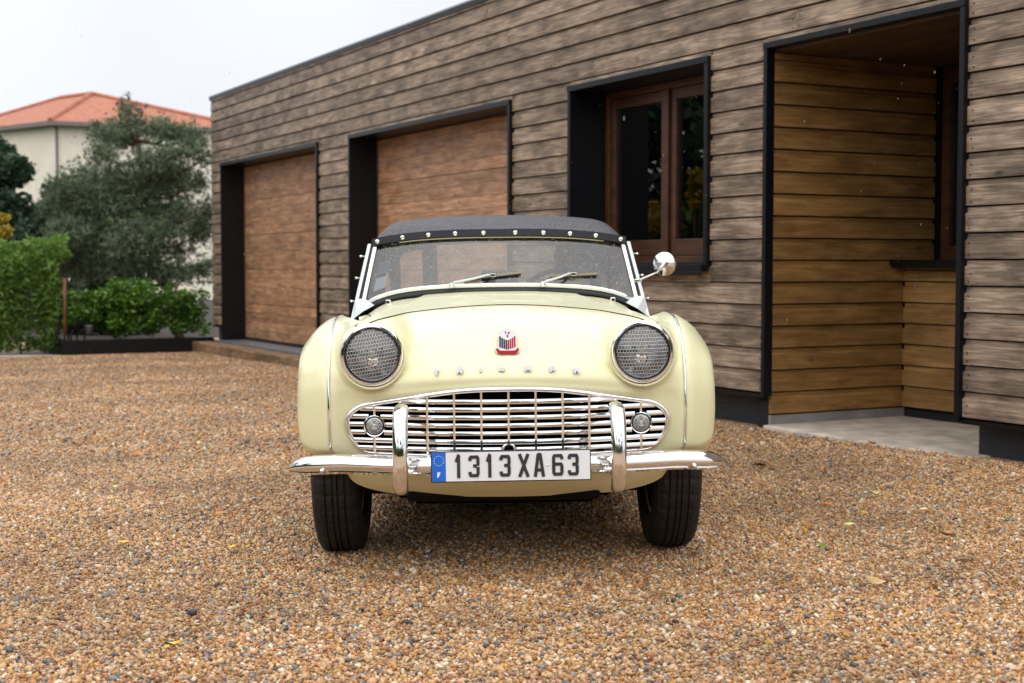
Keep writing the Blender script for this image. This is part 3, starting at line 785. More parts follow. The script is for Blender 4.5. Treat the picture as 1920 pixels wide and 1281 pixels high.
# ---- bumper, overriders, plate
def yb(x): a_ = abs(x); return -.668 + .36*a_*a_ + (.9*(a_ - .60)**2 if a_ > .60 else 0)
bsec2 = [(.030, .030), (.0305, .012), (.027, -.004), (.018, -.016), (.004, -.0215), (-.010, -.0205), (-.0165, -.016), (-.018, -.008), (-.0225, -.0085), (-.029, -.002), (-.030, .012), (-.026, .020), (.024, .036)]  # (z, y)
path = []
for x in np.linspace(-.697, .697, 71):
    a_ = abs(x); k = 1.0 if a_ < .61 else max(.30, math.sqrt(max(0, 1 - ((a_ - .61)/.09)**2)))
    path.append(((x, yb(x), .372 - .012*smooth01((a_-.5)/.2) - (1-k)*.014), (0, 0, 1), (0, 1, 0), k))
bp_ = MB().sweep(path, bsec2).build('front_bumper', M_chrome, car, autos=True)
for s_ in (-1, 1):
    MB().lathe([(0, -.010), (.006, -.009), (.008, -.003), (.008, .004)], (s_*.585, yb(.585) - .019, .352), 'y', 16).build('bolt', M_chrome, bp_, True)
    curve = catmull([(-.645, .302), (-.700, .312), (-.722, .345), (-.727, .40), (-.722, .46), (-.708, .510), (-.680, .538), (-.635, .546), (-.60, .540)], 6)
    osec = [(.0235*math.copysign(abs(math.cos(w))**.75, math.cos(w)), .019*math.copysign(abs(math.sin(w))**.9, math.sin(w))) for w in np.linspace(0, 2*math.pi, 18, endpoint=False)]
    pth = []
    for i, (y_, z_) in enumerate(curve):
        t2 = Vector(curve[min(i+1, len(curve)-1)] - curve[max(i-1, 0)]).normalized()
        pth.append(((s_*.331, y_, z_), (1, 0, 0), (0, -t2.y, t2.x), .86 + .14*min(1, i/8)))
    MB().sweep(pth, osec).build('overrider', M_chrome, car, autos=True)
    MB().box(s_*.331 - .012, s_*.331 + .012, -.64, -.38, .33, .36).build('bumper_bracket', M_under, car)
M_pw = plain('plate_white', (.76, .78, .81), .38); M_pb = plain('plate_blue', (.006, .13, .62), .35); M_pk = plain('plate_black', (.02, .021, .026), .4)
M_pt = plain('plate_white_print', (.85, .87, .9), .4)
plate = MB().box(-.242, .242, 0, .006, -.047, .047).build('number_plate', M_pk, car, bevel=.003)
plate.location = (.003, -.737, .383); plate.rotation_euler = (R(-4), R(-.25), 0)
def pbox(name, m, x0, x1, z0, z1, d): return MB().box(x0, x1, -d, .001, z0, z1).build(name, m, plate)
pbox('plate_face', M_pw, -.1965, .2385, -.0435, .0435, .0012); pbox('country_band', M_pb, -.2385, -.1966, -.0435, .0435, .0012)
st_ = MB()
for k in range(12):
    w = k*math.pi/6; cx, cz = -.2175 + .0145*math.cos(w), .0185 + .0145*math.sin(w); pts = []
    for q in range(10):
        rr = .0019 if q % 2 == 0 else .0009; pts.append((cx + rr*math.sin(q*math.pi/5), cz + rr*math.cos(q*math.pi/5)))
    st_.add([(cx, -.0016, cz)] + [(x, -.0016, z) for x, z in pts], [(0, q + 1, (q+1) % 10 + 1) for q in range(10)])
tag(st_.build('star_ring', M_pt, plate), kind='stuff')
GL = {
 '1': [[(.05,.70),(.12,.72),(.60,.98),(.62,.98)],[(.60,1.0),(.60,0)]],
 '3': [[(.06,.78),(.06,.90),(.16,.97),(.84,.97),(.94,.88),(.94,.62),(.84,.52),(.40,.52)],[(.84,.52),(.94,.42),(.94,.13),(.84,.03),(.16,.03),(.06,.11),(.06,.22)]],
 'X': [[(.02,0),(.98,1)],[(.02,1),(.98,0)]],
 'A': [[(.04,0),(.40,1)],[(.96,0),(.60,1)],[(.2,.29),(.8,.29)],[(.34,.97),(.66,.97)]],
 '6': [[(.94,.78),(.94,.88),(.84,.97),(.16,.97),(.06,.88),(.06,.12),(.16,.03),(.84,.03),(.94,.12),(.94,.45),(.84,.54),(.12,.54)]],
 'F': [[(.1,0),(.1,1)],[(.1,.94),(.95,.94)],[(.1,.52),(.82,.52)]],
 'T': [[(.5,0),(.5,1)],[(0,.9),(1,.9)]], 'R': [[(.1,0),(.1,1)],[(.1,.9),(.88,.9),(.93,.8),(.93,.52),(.86,.45),(.1,.45)],[(.45,.45),(.95,0)]],
 'I': [[(.5,0),(.5,1)]], 'U': [[(.08,1),(.08,.2),(.2,.09),(.8,.09),(.92,.2),(.92,1)]],
 'M': [[(.08,0),(.08,1)],[(.92,0),(.92,1)],[(.08,.92),(.5,.35),(.92,.92)]], 'P': [[(.1,0),(.1,1)],[(.1,.9),(.88,.9),(.93,.8),(.93,.5),(.86,.42),(.1,.42)]],
 'H': [[(.08,0),(.08,1)],[(.92,0),(.92,1)],[(.08,.5),(.92,.5)]],
}
def glyph(ch, w, h, sw, d, tr):
    mb = MB()
    for k, st in enumerate(GL[ch]):
        v2, q = stroke([(a_*(w - sw) + sw/2 if True else a_, b_*(h - sw*(1 if ch in '36UF' else 0)) + (sw/2 if ch in '36UF' else 0)) for a_, b_ in st], sw)
        dd = d - .00007*k
        extrude2d(mb, v2, q, dd, lambda x, z, e, dd=dd: tr(x, z, -dd + e))
    return mb
# characters: left edge on the plate measured in its own width
for ch, xl, xr in zip('1313XA63', (.0700, .1119, .1638, .2056, .2621, .3090, .3643, .4118), (.0950, .1489, .1888, .2426, .2990, .3455, .4020, .4482)):
    mb = glyph(ch, xr - xl, .0690, .0097, .0032, lambda x, z, e, x0=xl - .242: (x0 + x, -.0005 + e, -.0335 + z))
    o = mb.build('character', M_pk, plate); fix_normals(o)
mb = glyph('F', .0125, .019, .0042, .0022, lambda x, z, e: (-.2235 + x, -.0005 + e, -.0335 + z)); fix_normals(mb.build('country_letter', M_pt, plate))
for x in (-.105, .105): MB().lathe([(0, -.004), (.003, -.0035), (.003, 0)], (x + .005, 0, .0), 'y', 12).build('plate_screw', M_alu, plate, True)

# ---- letters and badge on the nose
M_letter = chrome('letter_chrome', (.46, .46, .48), .14)
for ch, x in zip('TRIUMPH', (-.223, -.150, -.0855, -.0195, .062, .139, .215)):
    w = {'I': .0080, 'M': .0235}.get(ch, .0215); zb = .6500 + .010*(1 - (x/.215)**2); y0 = surf_y(x, zb + .006) - .003
    mb = glyph(ch, w, .0180, .0058, .0090, lambda x_, z, e, x=x, w=w, zb=zb, y0=y0: (x - w/2 + x_, y0 - .001 + e + (z - .006)*.28, zb + z))
    fix_normals(mb.build('nose_letter', M_letter, car))
bz, by = .712, surf_y(0, .712)
def bt(x, z, e): return (x*1.12, by - .006 + e + z*1.12*.62, bz + z*1.12)
bd = MB(); outl = [(-.026,.017),(-.026,.052),(-.020,.060),(-.010,.0655),(0,.067),(.010,.0655),(.020,.060),(.026,.052),(.026,.017),(.036,.015),(.0355,.008),(.030,.001),(.020,-.002),(-.020,-.002),(-.030,.001),(-.0355,.008),(-.036,.015)]
extrude2d(bd, outl, [tuple(range(len(outl)))], .030, bt)
badge = bd.build('nose_badge', plain('badge_metal', (.42, .42, .44), .35, .9), car); fix_normals(badge)
M_red = plain('red_enamel', (.40, .008, .018), .6, spec=.15); M_navy = plain('navy_enamel', (.012, .013, .04), .6, spec=.15); M_enw = plain('white_enamel', (.66, .66, .69), .6, spec=.2)
def flat(name, pts, m, lift=.0012):
    mb = MB(); extrude2d(mb, pts, [tuple(range(len(pts)))], lift, lambda x, z, e: bt(x, z, e - lift)); o = mb.build(name, m, badge); fix_normals(o); return o
flat('badge_field', [(-.0235,.018),(-.0235,.051),(-.017,.058),(0,.0640),(.017,.058),(.0235,.051),(.0235,.018)], M_enw, .0010)
flat('badge_base', [(-.033,.014),(-.026,.0145),(-.0235,.010),(-.018,.0085),(.018,.0085),(.0235,.010),(.026,.0145),(.033,.014),(.028,.002),(.019,-.0006),(-.019,-.0006),(-.028,.002)], M_red, .0016)
for k in range(8):
    x = -.0205 + k*.00585; top = .0475 - .0105*(1 - (abs(x)/.0205)**1.5)
    bot = .0185 - .007*(1 - abs(x)/.0205)
    flat('badge_stripe', [(x - .0022, bot), (x + .0022, bot), (x + .0022, top), (x - .0022, top)], M_navy if k < 4 else M_red, .0018)
for ch, x, z, m in (('T', -.0075, .0535, M_navy), ('R', .0015, .0535, M_red), ('3', -.003, .0450, M_red)):
    mb = glyph(ch, .0058, .0068, .0017, .0019, lambda a_, b_, e, x=x, z=z: bt(x + a_, z + b_, e)); fix_normals(mb.build('badge_letter', m, badge))

# ---- windscreen
def ws(u, w):
    """u -1..1 across, w 0 bottom .. 1 top"""
    b = np.array([.545*u, .735 + .045*u*u, .924 - .025*u*u - .045*u**6]); t = np.array([.503*u, .858 + .045*u*u, 1.118 - .030*abs(u)**3])
    return b*(1 - w) + t*w
M_glass = glassmat('windscreen_glass', (.76, .84, .88), .95, ior=1.95)
us = np.linspace(-1, 1, 25); wv = np.linspace(0, 1, 7)
wsf = MB().tube([ws(u, 0) + [0, -.004, -.006] for u in us], .0105, 10).build('windscreen', M_alu, car, True)
mesh_obj('pane', [ws(u, w) for u in us for w in wv], grid_faces(len(us), len(wv)), M_glass, wsf, True)
MB().tube([ws(u, 0) + [0, .004, -.026] for u in us*1.01], .0145, 8).build('gasket', M_gasket, wsf, True)
MB().tube([ws(u, 1.0) + [0, .0, .004] for u in us], .008, 8).build('top_rail', M_alu, wsf, True)
for s_ in (-1, 1):
    def post(off, w0, w1, rad, yo=0): return [ws(s_, w) + [s_*off*(1 + .15*(1 - w)), yo, 0] for w in np.linspace(w0, w1, 6)]
    flat_ = [(.0085, .012), (-.0085, .012), (-.0085, -.012), (.0085, -.012)]
    def strip(pts, m, name, hw, hd):
        MB().sweep([(p, (1, 0, 0), (0, 1, 0), 1) for p in pts], [(hw, hd), (-hw, hd), (-hw, -hd), (hw, -hd)]).build(name, m, wsf, bevel=.002)
    strip(post(.009, -.02, 1.0, 0), M_alu, 'inner_post', .0075, .010)
    strip(post(.0205, -.06, 1.0, 0, .004), M_rubber, 'post_seal', .0050, .008)
    strip(post(.0335, -.36, 1.02, 0, .0), M_silver, 'stanchion', .0072, .013)
    # stanchion foot
    ft = MB(); pts = [np.array(p) for p in ((s_*.548, .757, .868), (s_*.586, .757, .868), (s_*.600, .742, .782), (s_*.584, .732, .795), (s_*.553, .727, .818), (s_*.508, .727, .842))]
    n6 = len(pts); ft.add([tuple(p) for p in pts] + [tuple(p + [0, .03, 0]) for p in pts], [tuple(range(n6)), tuple(range(2*n6 - 1, n6 - 1, -1))] + [(k, (k+1) % n6, n6 + (k+1) % n6, n6 + k) for k in range(n6)])
    fo = ft.build('stanchion_foot', M_silver, wsf); fix_normals(fo)
    for w in (.80, .42, .02):
        p = ws(s_, w) + [s_*.041, 0, 0]; MB().tube([p, p + [s_*.014, 0, 0], p + [s_*.016, 0, 0], p + [s_*.024, 0, 0]], [.0028, .0028, .0055, .004], 8).build('side_stud', M_chrome, wsf, True)
# wipers: hung from the scuttle, blades lying low on the glass
for xo, xp, wp, dx in ((-.195, -.03, .17, .115), (.170, .30, .22, .100)):
    base = ws(xo/.545, -.03) + [0, -.03, .004]; tip = ws(xp/.54, wp) + [0, -.022, 0]
    wi = MB().tube([base, base + [.012, -.01, .012], base*.45 + tip*.55 + [0, -.012, .006], tip + [-.02, -.004, .003], tip], [.006, .0055, .005, .0045, .0045], 8).build('wiper', M_silver, wsf, True)
    MB().lathe([(0, -.016), (.010, -.014), (.012, 0), (.012, .02)], tuple(base), 'y', 14).build('wiper_spindle', M_chrome, wi, True)
    e1 = ws((xp - dx)/.54, wp - .075) + [0, -.012, 0]; e2 = ws((xp + dx)/.54, wp + .045) + [0, -.012, 0]
    MB().sweep([(e1, (0, 0, 1), (0, 1, 0), 1), (e2, (0, 0, 1), (0, 1, 0), 1)], [(.006, .004), (-.006, .003), (-.006, -.003), (.006, -.004)]).build('wiper_blade', M_rubber, wi)
    MB().sweep([(e1 + [0, -.004, .004], (0, 0, 1), (0, 1, 0), 1), (e2 + [0, -.004, .004], (0, 0, 1), (0, 1, 0), 1)], [(.005, .002), (-.005, .002), (-.005, -.002), (.005, -.002)]).build('blade_holder', plain('blade_holder', (.30, .27, .20), .4), wi)
    MB().box(tip[0] - .012, tip[0] + .012, tip[1] - .006, tip[1] + .012, tip[2] - .006, tip[2] + .008).build('wiper_clip', M_alu, wi, bevel=.002)
# paper sticker inside the glass, lower corner
pS = [ws(-.955, .13), ws(-.865, .13), ws(-.865, .36), ws(-.955, .36)]
mesh_obj('sticker', [tuple(p + [0, .003, 0]) for p in pS], [(0, 1, 2, 3)], plain('sticker_paper', (.72, .74, .76), .6), wsf)
pS = [ws(-.95, .42), ws(-.86, .42), ws(-.86, .66), ws(-.95, .66)]
mesh_obj('sticker', [tuple(p + [0, .003, 0]) for p in pS], [(0, 1, 2, 3)], plain('sticker_film', (.12, .14, .16), .3), wsf)
# door mirror on its curved arm, fixed to the post
mc = Vector((.672, .79, .997))
mr = MB().lathe([(0, -.030), (.012, -.029), (.022, -.022), (.045, -.010), (.049, -.002), (.049, .004), (0, .006)], (0, 0, 0), 'y', 40).build('door_mirror', M_chrome, car, True)
mr.location = mc; mr.rotation_euler = (R(6), 0, R(-22))
arm = catmull([tuple(ws(1, .33) + [.035, -.012, -.0]), (.622, .772, .956), (.640, .755, .966), (.654, .748, .985), (.664, .752, .996)], 5)
MB().tube(arm, .0042, 8).build('mirror_arm', M_chrome, car, True)
MB().lathe([(0, -.026), (.012, -.020), (.017, -.006), (.019, .01)], (.666, .772, .997), 'y', 20).build('mirror_boss', M_chrome, car, True)
pq = ws(1, .33); MB().box(pq[0] + .018, pq[0] + .05, pq[1] - .018, pq[1] + .012, pq[2] - .008, pq[2] + .006).build('mirror_clamp', M_alu, car, bevel=.003)

# ---- soft top
rows = []
def sec_row(y, wtop, ztop, zsh, zlow, wlow, crown=.03):
    return [(-wlow, y, zlow), (-wtop*1.0, y, zsh), (-wtop*.86, y, ztop - crown), (-wtop*.45, y, ztop - crown*.22), (0, y, ztop), (wtop*.45, y, ztop - crown*.22), (wtop*.86, y, ztop - crown), (wtop, y, zsh), (wlow, y, zlow)]
front = [tuple(ws(u, 1.0) + [0, -.014, .014]) for u in (-1.02, -.97, -.86, -.45, 0, .45, .86, .97, 1.02)]
front2 = [tuple(np.array(p) + [0, .02, .014]) for p in front]
rows = [front2, sec_row(1.02, .50, 1.190, 1.135, 1.09, .525, .022), sec_row(1.28, .49, 1.222, 1.165, 1.10, .53, .022), sec_row(1.60, .485, 1.225, 1.165, 1.10, .535, .024), sec_row(1.85, .475, 1.195, 1.135, 1.07, .53, .024), sec_row(2.00, .47, 1.12, 1.07, .98, .53, .022), sec_row(2.14, .47, .99, .95, .90, .53, .02), sec_row(2.24, .47, .84, .83, .82, .53, .01)]
H_ = np.array(rows); Hg = catmull(H_, 8); Hg = np.swapaxes(catmull(np.swapaxes(Hg, 0, 1), 8), 0, 1)
hn, hm = Hg.shape[:2]
def hood_keep(i, j):
    c4 = Hg[i:i+2, j:j+2].reshape(4, 3).mean(0); x, y, z = c4
    if y > 1.9 and .86 < z < 1.115:
        if abs(x) < .29: return False
        if .355 < abs(x) < .475 and z < 1.085 - .5*max(0, abs(x) - .42): return False
    return True
hood = mesh_obj('fabric_hood', Hg.reshape(-1, 3), grid_faces(hn, hm, hood_keep), M_hood, car, True); fix_normals(hood)
so_ = hood.modifiers.new('thick', 'SOLIDIFY'); so_.thickness = .006; so_.offset = -1
M_plast = glassmat('hood_window_plastic', (.78, .76, .73), .3, .1, .15, (.55, .54, .52))
for nm, xr in (('rear_window', (-.30, .30)), ('quarter_window', (-.485, -.345)), ('quarter_window', (.345, .485))):
    vv = []; ff = []
    for i in range(hn - 1):
        for j in range(hm - 1):
            c4 = Hg[i:i+2, j:j+2].reshape(4, 3).mean(0)
            if c4[1] > 1.88 and .84 < c4[2] < 1.13 and xr[0] < c4[0] < xr[1]:
                k = len(vv); vv += [tuple(Hg[a_, b_] + [0, -.004, -.004]) for a_, b_ in ((i, j), (i+1, j), (i+1, j+1), (i, j+1))]; ff.append((k, k+1, k+2, k+3))
    mesh_obj(nm, vv, ff, M_plast, hood)
# front binding with press studs, cream piping under it
bpth = [ws(u, 1.0) + [0, -.010, .012] for u in np.linspace(-1.045, 1.045, 41)]
MB().sweep([(p, (0, .25, 1), (0, 1, -.25), 1) for p in bpth], [(.016, -.006), (-.014, -.008), (-.016, .004), (.018, .010)]).build('front_binding', M_band, hood)
MB().tube([ws(u, 1.0) + [0, -.016, -.005] for u in np.linspace(-.82, .86, 31)], .0022, 6).build('piping', M_cream, hood, True)
for k in range(10):
    u = -1.0 + 2.0*k/9; u = math.copysign(abs(u)**.93, u); p = ws(u, 1.0) + [0, -.0175, .014]
    MB().lathe([(0, -.010), (.004, -.0095), (.0045, -.006), (.0085, -.005), (.0095, .001), (.0095, .006)], tuple(p), 'y', 18).build('press_stud', M_alu, hood, autos=True)
# side screens
for s_ in (-1, 1):
    A = ws(s_, .0) + [s_*.03, .01, -.05]; B = ws(s_, 1.0) + [s_*.02, .01, -.005]
    Cc = np.array([s_*.535, 1.85, 1.07]); Dd = np.array([s_*.56, 1.95, .80])
    M2 = (B + Cc)/2 + [s_*.01, 0, .03]
    fr = MB().tube([A, B, M2, Cc, Dd, A], .011, 8).build('side_screen', M_band, car, True)
    ctr = (A + B + Cc + Dd)/4
    q = [A, B, M2, Cc, Dd]; mesh_obj('pane', [tuple(p) for p in q], [(0, 1, 2, 3, 4)], M_plast, fr)

# ---- rear bodywork, doors, cockpit
rr_ = []
def body_row(y, sill, low, mid, sh, rim, cen): return [(sill[0], y, sill[1]), (low[0], y, low[1]), (mid[0], y, mid[1]), (sh[0], y, sh[1]), (rim[0], y, rim[1]), (0, y, cen)]
BR = [body_row(.36, (.64,.24), (.690,.36), (.695,.55), (.665,.70), (.60,.74), .70), body_row(.76, (.62,.22), (.675,.34), (.68,.55), (.645,.70), (.585,.79), .86),
      body_row(1.15, (.61,.21), (.66,.33), (.668,.5), (.645,.62), (.59,.66), .66), body_row(1.55, (.61,.21), (.66,.33), (.672,.5), (.65,.63), (.60,.67), .67),
      body_row(1.95, (.62,.22), (.685,.36), (.702,.56), (.68,.74), (.585,.80), .82), body_row(2.35, (.62,.24), (.69,.38), (.705,.58), (.68,.75), (.56,.80), .84),
      body_row(2.75, (.58,.28), (.65,.40), (.67,.56), (.63,.69), (.50,.74), .77), body_row(3.02, (.46,.32), (.54,.42), (.56,.52), (.53,.59), (.42,.64), .66), body_row(3.10, (.3,.40), (.36,.46), (.38,.50), (.36,.54), (.28,.56), .57)]
BR = np.array(BR); mirB = BR[:, :-1][:, ::-1].copy(); mirB[..., 0] *= -1
BR = np.concatenate([BR, mirB], 1); Bg = catmull(BR, 10); Bg = np.swapaxes(catmull(np.swapaxes(Bg, 0, 1), 8), 0, 1)
bn, bm_ = Bg.shape[:2]
def bkeep(i, j):
    x, y, z = Bg[i:i+2, j:j+2].reshape(4, 3).mean(0)
    if y < 2.08 and abs(x) < .585: return False
    if abs(x) > .5 and (y - 2.235)**2 + (z - .33)**2 < .355**2: return False
    if abs(x) > .5 and y < .5 and y**2 + (z - .33)**2 < .385**2: return False
    return True
fix_normals(mesh_obj('rear_body', Bg.reshape(-1, 3), grid_faces(bn, bm_, bkeep), M_paint, car, True))
for s_ in (-1, 1):
    MB().tube([(s_*.59, .80, .80), (s_*.597, 1.1, .672), (s_*.604, 1.5, .672), (s_*.59, 1.9, .80), (s_*.40, 2.08, .83)], .012, 8).build('cockpit_trim', M_band, car, True)
    dg = MB().tube([(s_*.672, .95, .66), (s_*.683, .95, .40), (s_*.672, 1.0, .30), (s_*.672, 1.7, .30), (s_*.69, 1.78, .5), (s_*.672, 1.76, .68)], .003, 5)
    dg.build('door_gap', M_under, car)
ck = MB(); ck.box(-.56, .56, .78, 2.1, .24, .27); ck.box(-.46, .46, .72, .78, .27, .83); ck.box(-.565, .565, 2.06, 2.1, .27, .80)
ck.box(-.60, -.566, .7, 2.1, .24, .64); ck.box(.566, .60, .7, 2.1, .24, .64)
M_int = plain('interior_trim', (.022, .022, .024), .6); ck.build('cockpit', M_int, car)
MB().box(-.47, .47, .785, .87, .70, .845).build('dashboard', M_int, car, bevel=.02)
for s_ in (-1, 1):
    MB().box(s_*.28 - .2, s_*.28 + .2, 1.25, 1.7, .30, .46).build('seat', M_int, car, bevel=.04)
    MB().box(s_*.28 - .2, s_*.28 + .2, 1.66, 1.80, .45, .86).build('seat_back', M_int, car, bevel=.05)
rot_ = Matrix.Rotation(R(62), 4, 'X'); swv = MB()
ring = [Vector((.27, 1.06, .80)) + rot_ @ Vector((.20*math.cos(w), .20*math.sin(w), 0)) for w in np.linspace(0, 2*math.pi, 33)]
swv.tube(ring, .011, 8, False)
for w in (.4, 2.74, 4.71): swv.tube([Vector((.27, 1.06, .80)), Vector((.27, 1.06, .80)) + rot_ @ Vector((.2*math.cos(w), .2*math.sin(w), 0))], .006, 6)
swv.tube([(.27, 1.06, .80), (.27, .84, .70)], .015, 8); swv.build('steering_wheel', M_int, car, True)
MB().box(-.075, .075, .825, .845, .925, .975).build('rear_view_mirror', plain('mirror_back', (.01, .022, .03), .25), car, bevel=.006)
MB().tube([(0, .835, .855), (0, .835, .93)], .006, 8).build('mirror_stem', M_chrome, car, True)
# ---- underside
ub = MB(); ub.box(-.60, .60, .40, 1.86, .13, .25); ub.box(-.32, .31, .02, .3995, .150, .25); ub.box(-.44, .44, 1.8605, 2.85, .18, .25); ub.build('floor_pan', M_under, car)  # pan hung low on purpose to deepen the shade on the gravel beneath
ub = MB(); ub.box(-.40, .40, -.38, -.30, .275, .68); ub.build('front_bulkhead', M_under, car)
for s_ in (-1, 1):
    MB().box(s_*.45 - .012, s_*.45 + .012, -.36, .62, .30, .70).build('inner_wing', M_under, car)
    MB().box(s_*.57 - .11, s_*.57 + .11, .385, .40, .24, .68).build('wheel_arch_back', M_under, car)
    MB().box(s_*.36 - .04, s_*.36 + .04, .42, 2.7, .110, .1295).build('chassis_rail', M_under, car)
MB().box(-.33, .30, -.44, -.365, .228, .27).build('cross_member', M_under, car, bevel=.02)
MB().tube([(-.5, 0, .24), (-.3, .0, .20), (.3, .0, .20), (.5, 0, .24)], .03, 8).build('front_suspension', M_under, car, True)
MB().tube([(-.5, 2.235, .325), (.5, 2.235, .325)], .04, 8).build('rear_axle', M_under, car, True)
MB().box(-.16, .16, .42, 1.0, .105, .1295).build('gearbox', M_under, car, bevel=.03)
MB().box(-.22, .26, 2.4, 2.8, .15, .1795).build('silencer', M_under, car, bevel=.03)

# ---- wheels
def wheel_mesh():
    w = .165; Rt = .325; n = 144
    prof = [(.205, -.055), (.215, -.066), (.245, -.080), (.275, -.083), (.298, -.078), (.312, -.069), (.3195, -.058)]
    tread = [(.3235, -.050), (.3245, -.036), (.3170, -.0345), (.3170, -.0305), (.3250, -.029), (.3252, -.012), (.3175, -.0105), (.3175, -.0065), (.3255, -.005)]
    pr = prof + tread; pr = pr + [(r, -h) for r, h in pr[::-1]]
    v = []; f = []; m = len(pr)
    for k in range(n):
        a_ = 2*math.pi*k/n; cut = (k % 4 == 0)
        for idx, (r, h) in enumerate(pr):
            hs = abs(h); aa = a_ + (.012*math.sin(h*160) if hs < .06 else 0)
            rr = r - (.003 if (cut and hs < .066 and r > .318) else 0)
            v.append((h, rr*math.cos(aa), rr*math.sin(aa)))
    for k in range(n):
        for j in range(m - 1):
            f.append((k*m + j, ((k+1) % n)*m + j, ((k+1) % n)*m + j + 1, k*m + j + 1))
    return v, f
wv_, wf_ = wheel_mesh()
tm = bpy.data.meshes.new('tyre'); tm.from_pydata(wv_, [], wf_); tm.update(); tm.materials.append(M_tyre)
rimb = MB().lathe([(.206, -.055), (.208, -.06), (.200, -.058), (.185, -.03), (.185, .03), (.200, .058), (.208, .06), (.206, .055)], (0, 0, 0), 'x', 48)
sp = MB()
for k in range(36):
    a_ = 2*math.pi*k/36; b_ = a_ + (.35 if k % 2 else -.35); e = .03 if k % 4 < 2 else -.02
    sp.tube([(e, .035*math.cos(b_), .035*math.sin(b_)), (.01 if e > 0 else -.01, .188*math.cos(a_), .188*math.sin(a_))], .0025, 5, False)
hub = MB().lathe([(0, .075), (.02, .074), (.034, .06), (.036, -.04), (.0, -.05)], (0, 0, 0), 'x', 24)
drum = MB().lathe([(0, -.058), (.20, -.056), (.2045, -.05), (.2045, -.02)], (0, 0, 0), 'x', 36)
first = None
for (x, y, sgn) in ((-.572, 0, -1), (.572, 0, 1), (-.575, 2.235, -1), (.575, 2.235, 1)):
    ty = bpy.data.objects.new('wheel', tm); ty.location = (x, y, .319); ty.rotation_euler = (random.uniform(0, 1), 0, 0 if sgn > 0 else math.pi); link(ty, car)
    if first is None:
        rm_ = rimb.build('rim', M_silver, ty, True); sp_ = sp.build('spokes', M_silver, ty); tag(sp_, kind='stuff'); hb_ = hub.build('hub', M_chrome, ty, True); dr_ = drum.build('brake_drum', M_under, ty, True); first = (rm_, sp_, hb_, dr_)
    else:
        for q in first:
            c = q.copy(); link(c, ty)

# ================================================================ WATER DROPS ON THE CAR
def dropmat():
    m = bpy.data.materials.new('water_drop'); m.use_nodes = True; t = m.node_tree; t.nodes.clear()
    out = N(t, 'ShaderNodeOutputMaterial'); tr = N(t, 'ShaderNodeBsdfTransparent'); gl = N(t, 'ShaderNodeBsdfGlossy', Roughness=.05)
    df = N(t, 'ShaderNodeBsdfDiffuse'); df.inputs['Color'].default_value = (.8, .82, .84, 1)
    a_ = N(t, 'ShaderNodeMixShader'); a_.inputs[0].default_value = .28; b_ = N(t, 'ShaderNodeMixShader'); b_.inputs[0].default_value = .3
    t.links.new(tr.outputs[0], a_.inputs[1]); t.links.new(gl.outputs[0], a_.inputs[2]); t.links.new(a_.outputs[0], b_.inputs[1]); t.links.new(df.outputs[0], b_.inputs[2])
    t.links.new(b_.outputs[0], out.inputs['Surface']); return m
M_drop = dropmat()
_b = bmesh.new(); bmesh.ops.create_icosphere(_b, subdivisions=1, radius=1.0)
IV = np.array([v.co[:] for v in _b.verts]); IF = np.array([[v.index for v in f.verts] for f in _b.faces]); _b.free()
def many(name, pts, rad, m, parent=None, stretch=(1, 1, 1)):
    pts = np.asarray(pts); n = len(pts); V = (pts[:, None, :] + IV[None]*np.asarray(stretch)*np.asarray(rad)[:, None, None]).reshape(-1, 3)
    F = (IF[None] + (np.arange(n)*len(IV))[:, None, None]).reshape(-1, 3)
    me = bpy.data.meshes.new(name); me.from_pydata(V.tolist(), [], F.tolist()); me.update(); me.shade_smooth(); me.materials.append(m)
    o = link(bpy.data.objects.new(name, me), parent); tag(o, kind='stuff'); return o
pts = [ws(u, w) + [0, -.001, 0] for u, w in zip(rng.uniform(-.97, .97, 2600), rng.uniform(.03, .97, 2600))]
many('rain_drops', pts, .0010*np.clip(rng.lognormal(0, .45, 2600), .4, 2.6), M_drop, wsf, (1, .5, 1.1))
idx = []
for i in range(nu_):
    for j in range(nv_):
        x, y, z = G[i, j]
        if j/SV > 9.3 and abs(i - C0)/SU < 6.4: idx.append((i, j))
idx = np.array(idx); sel = idx[rng.integers(0, len(idx), 4200)]
ii = np.minimum(sel[:, 0], nu_ - 2); jj = np.minimum(sel[:, 1], nv_ - 2); f1 = rng.random((4200, 1)); f2 = rng.random((4200, 1))
pp = (G[ii, jj]*(1-f1) + G[ii+1, jj]*f1)*(1-f2) + (G[ii, jj+1]*(1-f1) + G[ii+1, jj+1]*f1)*f2
many('rain_drops', pp, .0010*np.clip(rng.lognormal(0, .4, 4200), .5, 2.4), M_drop, apron, (1, 1, .55))
bx_ = rng.uniform(-.66, .66, 900); ang = rng.uniform(.2, 2.2, 900)
pts = [(x, yb(x) - .018*math.sin(a_) + .004, .372 + .027*math.cos(a_) - .012*float(smooth01((abs(x)-.5)/.2))) for x, a_ in zip(bx_, ang)]
many('rain_drops', pts, .0012*np.clip(rng.lognormal(0, .4, 900), .5, 2.2), M_drop, bp_, (1, 1, .8))

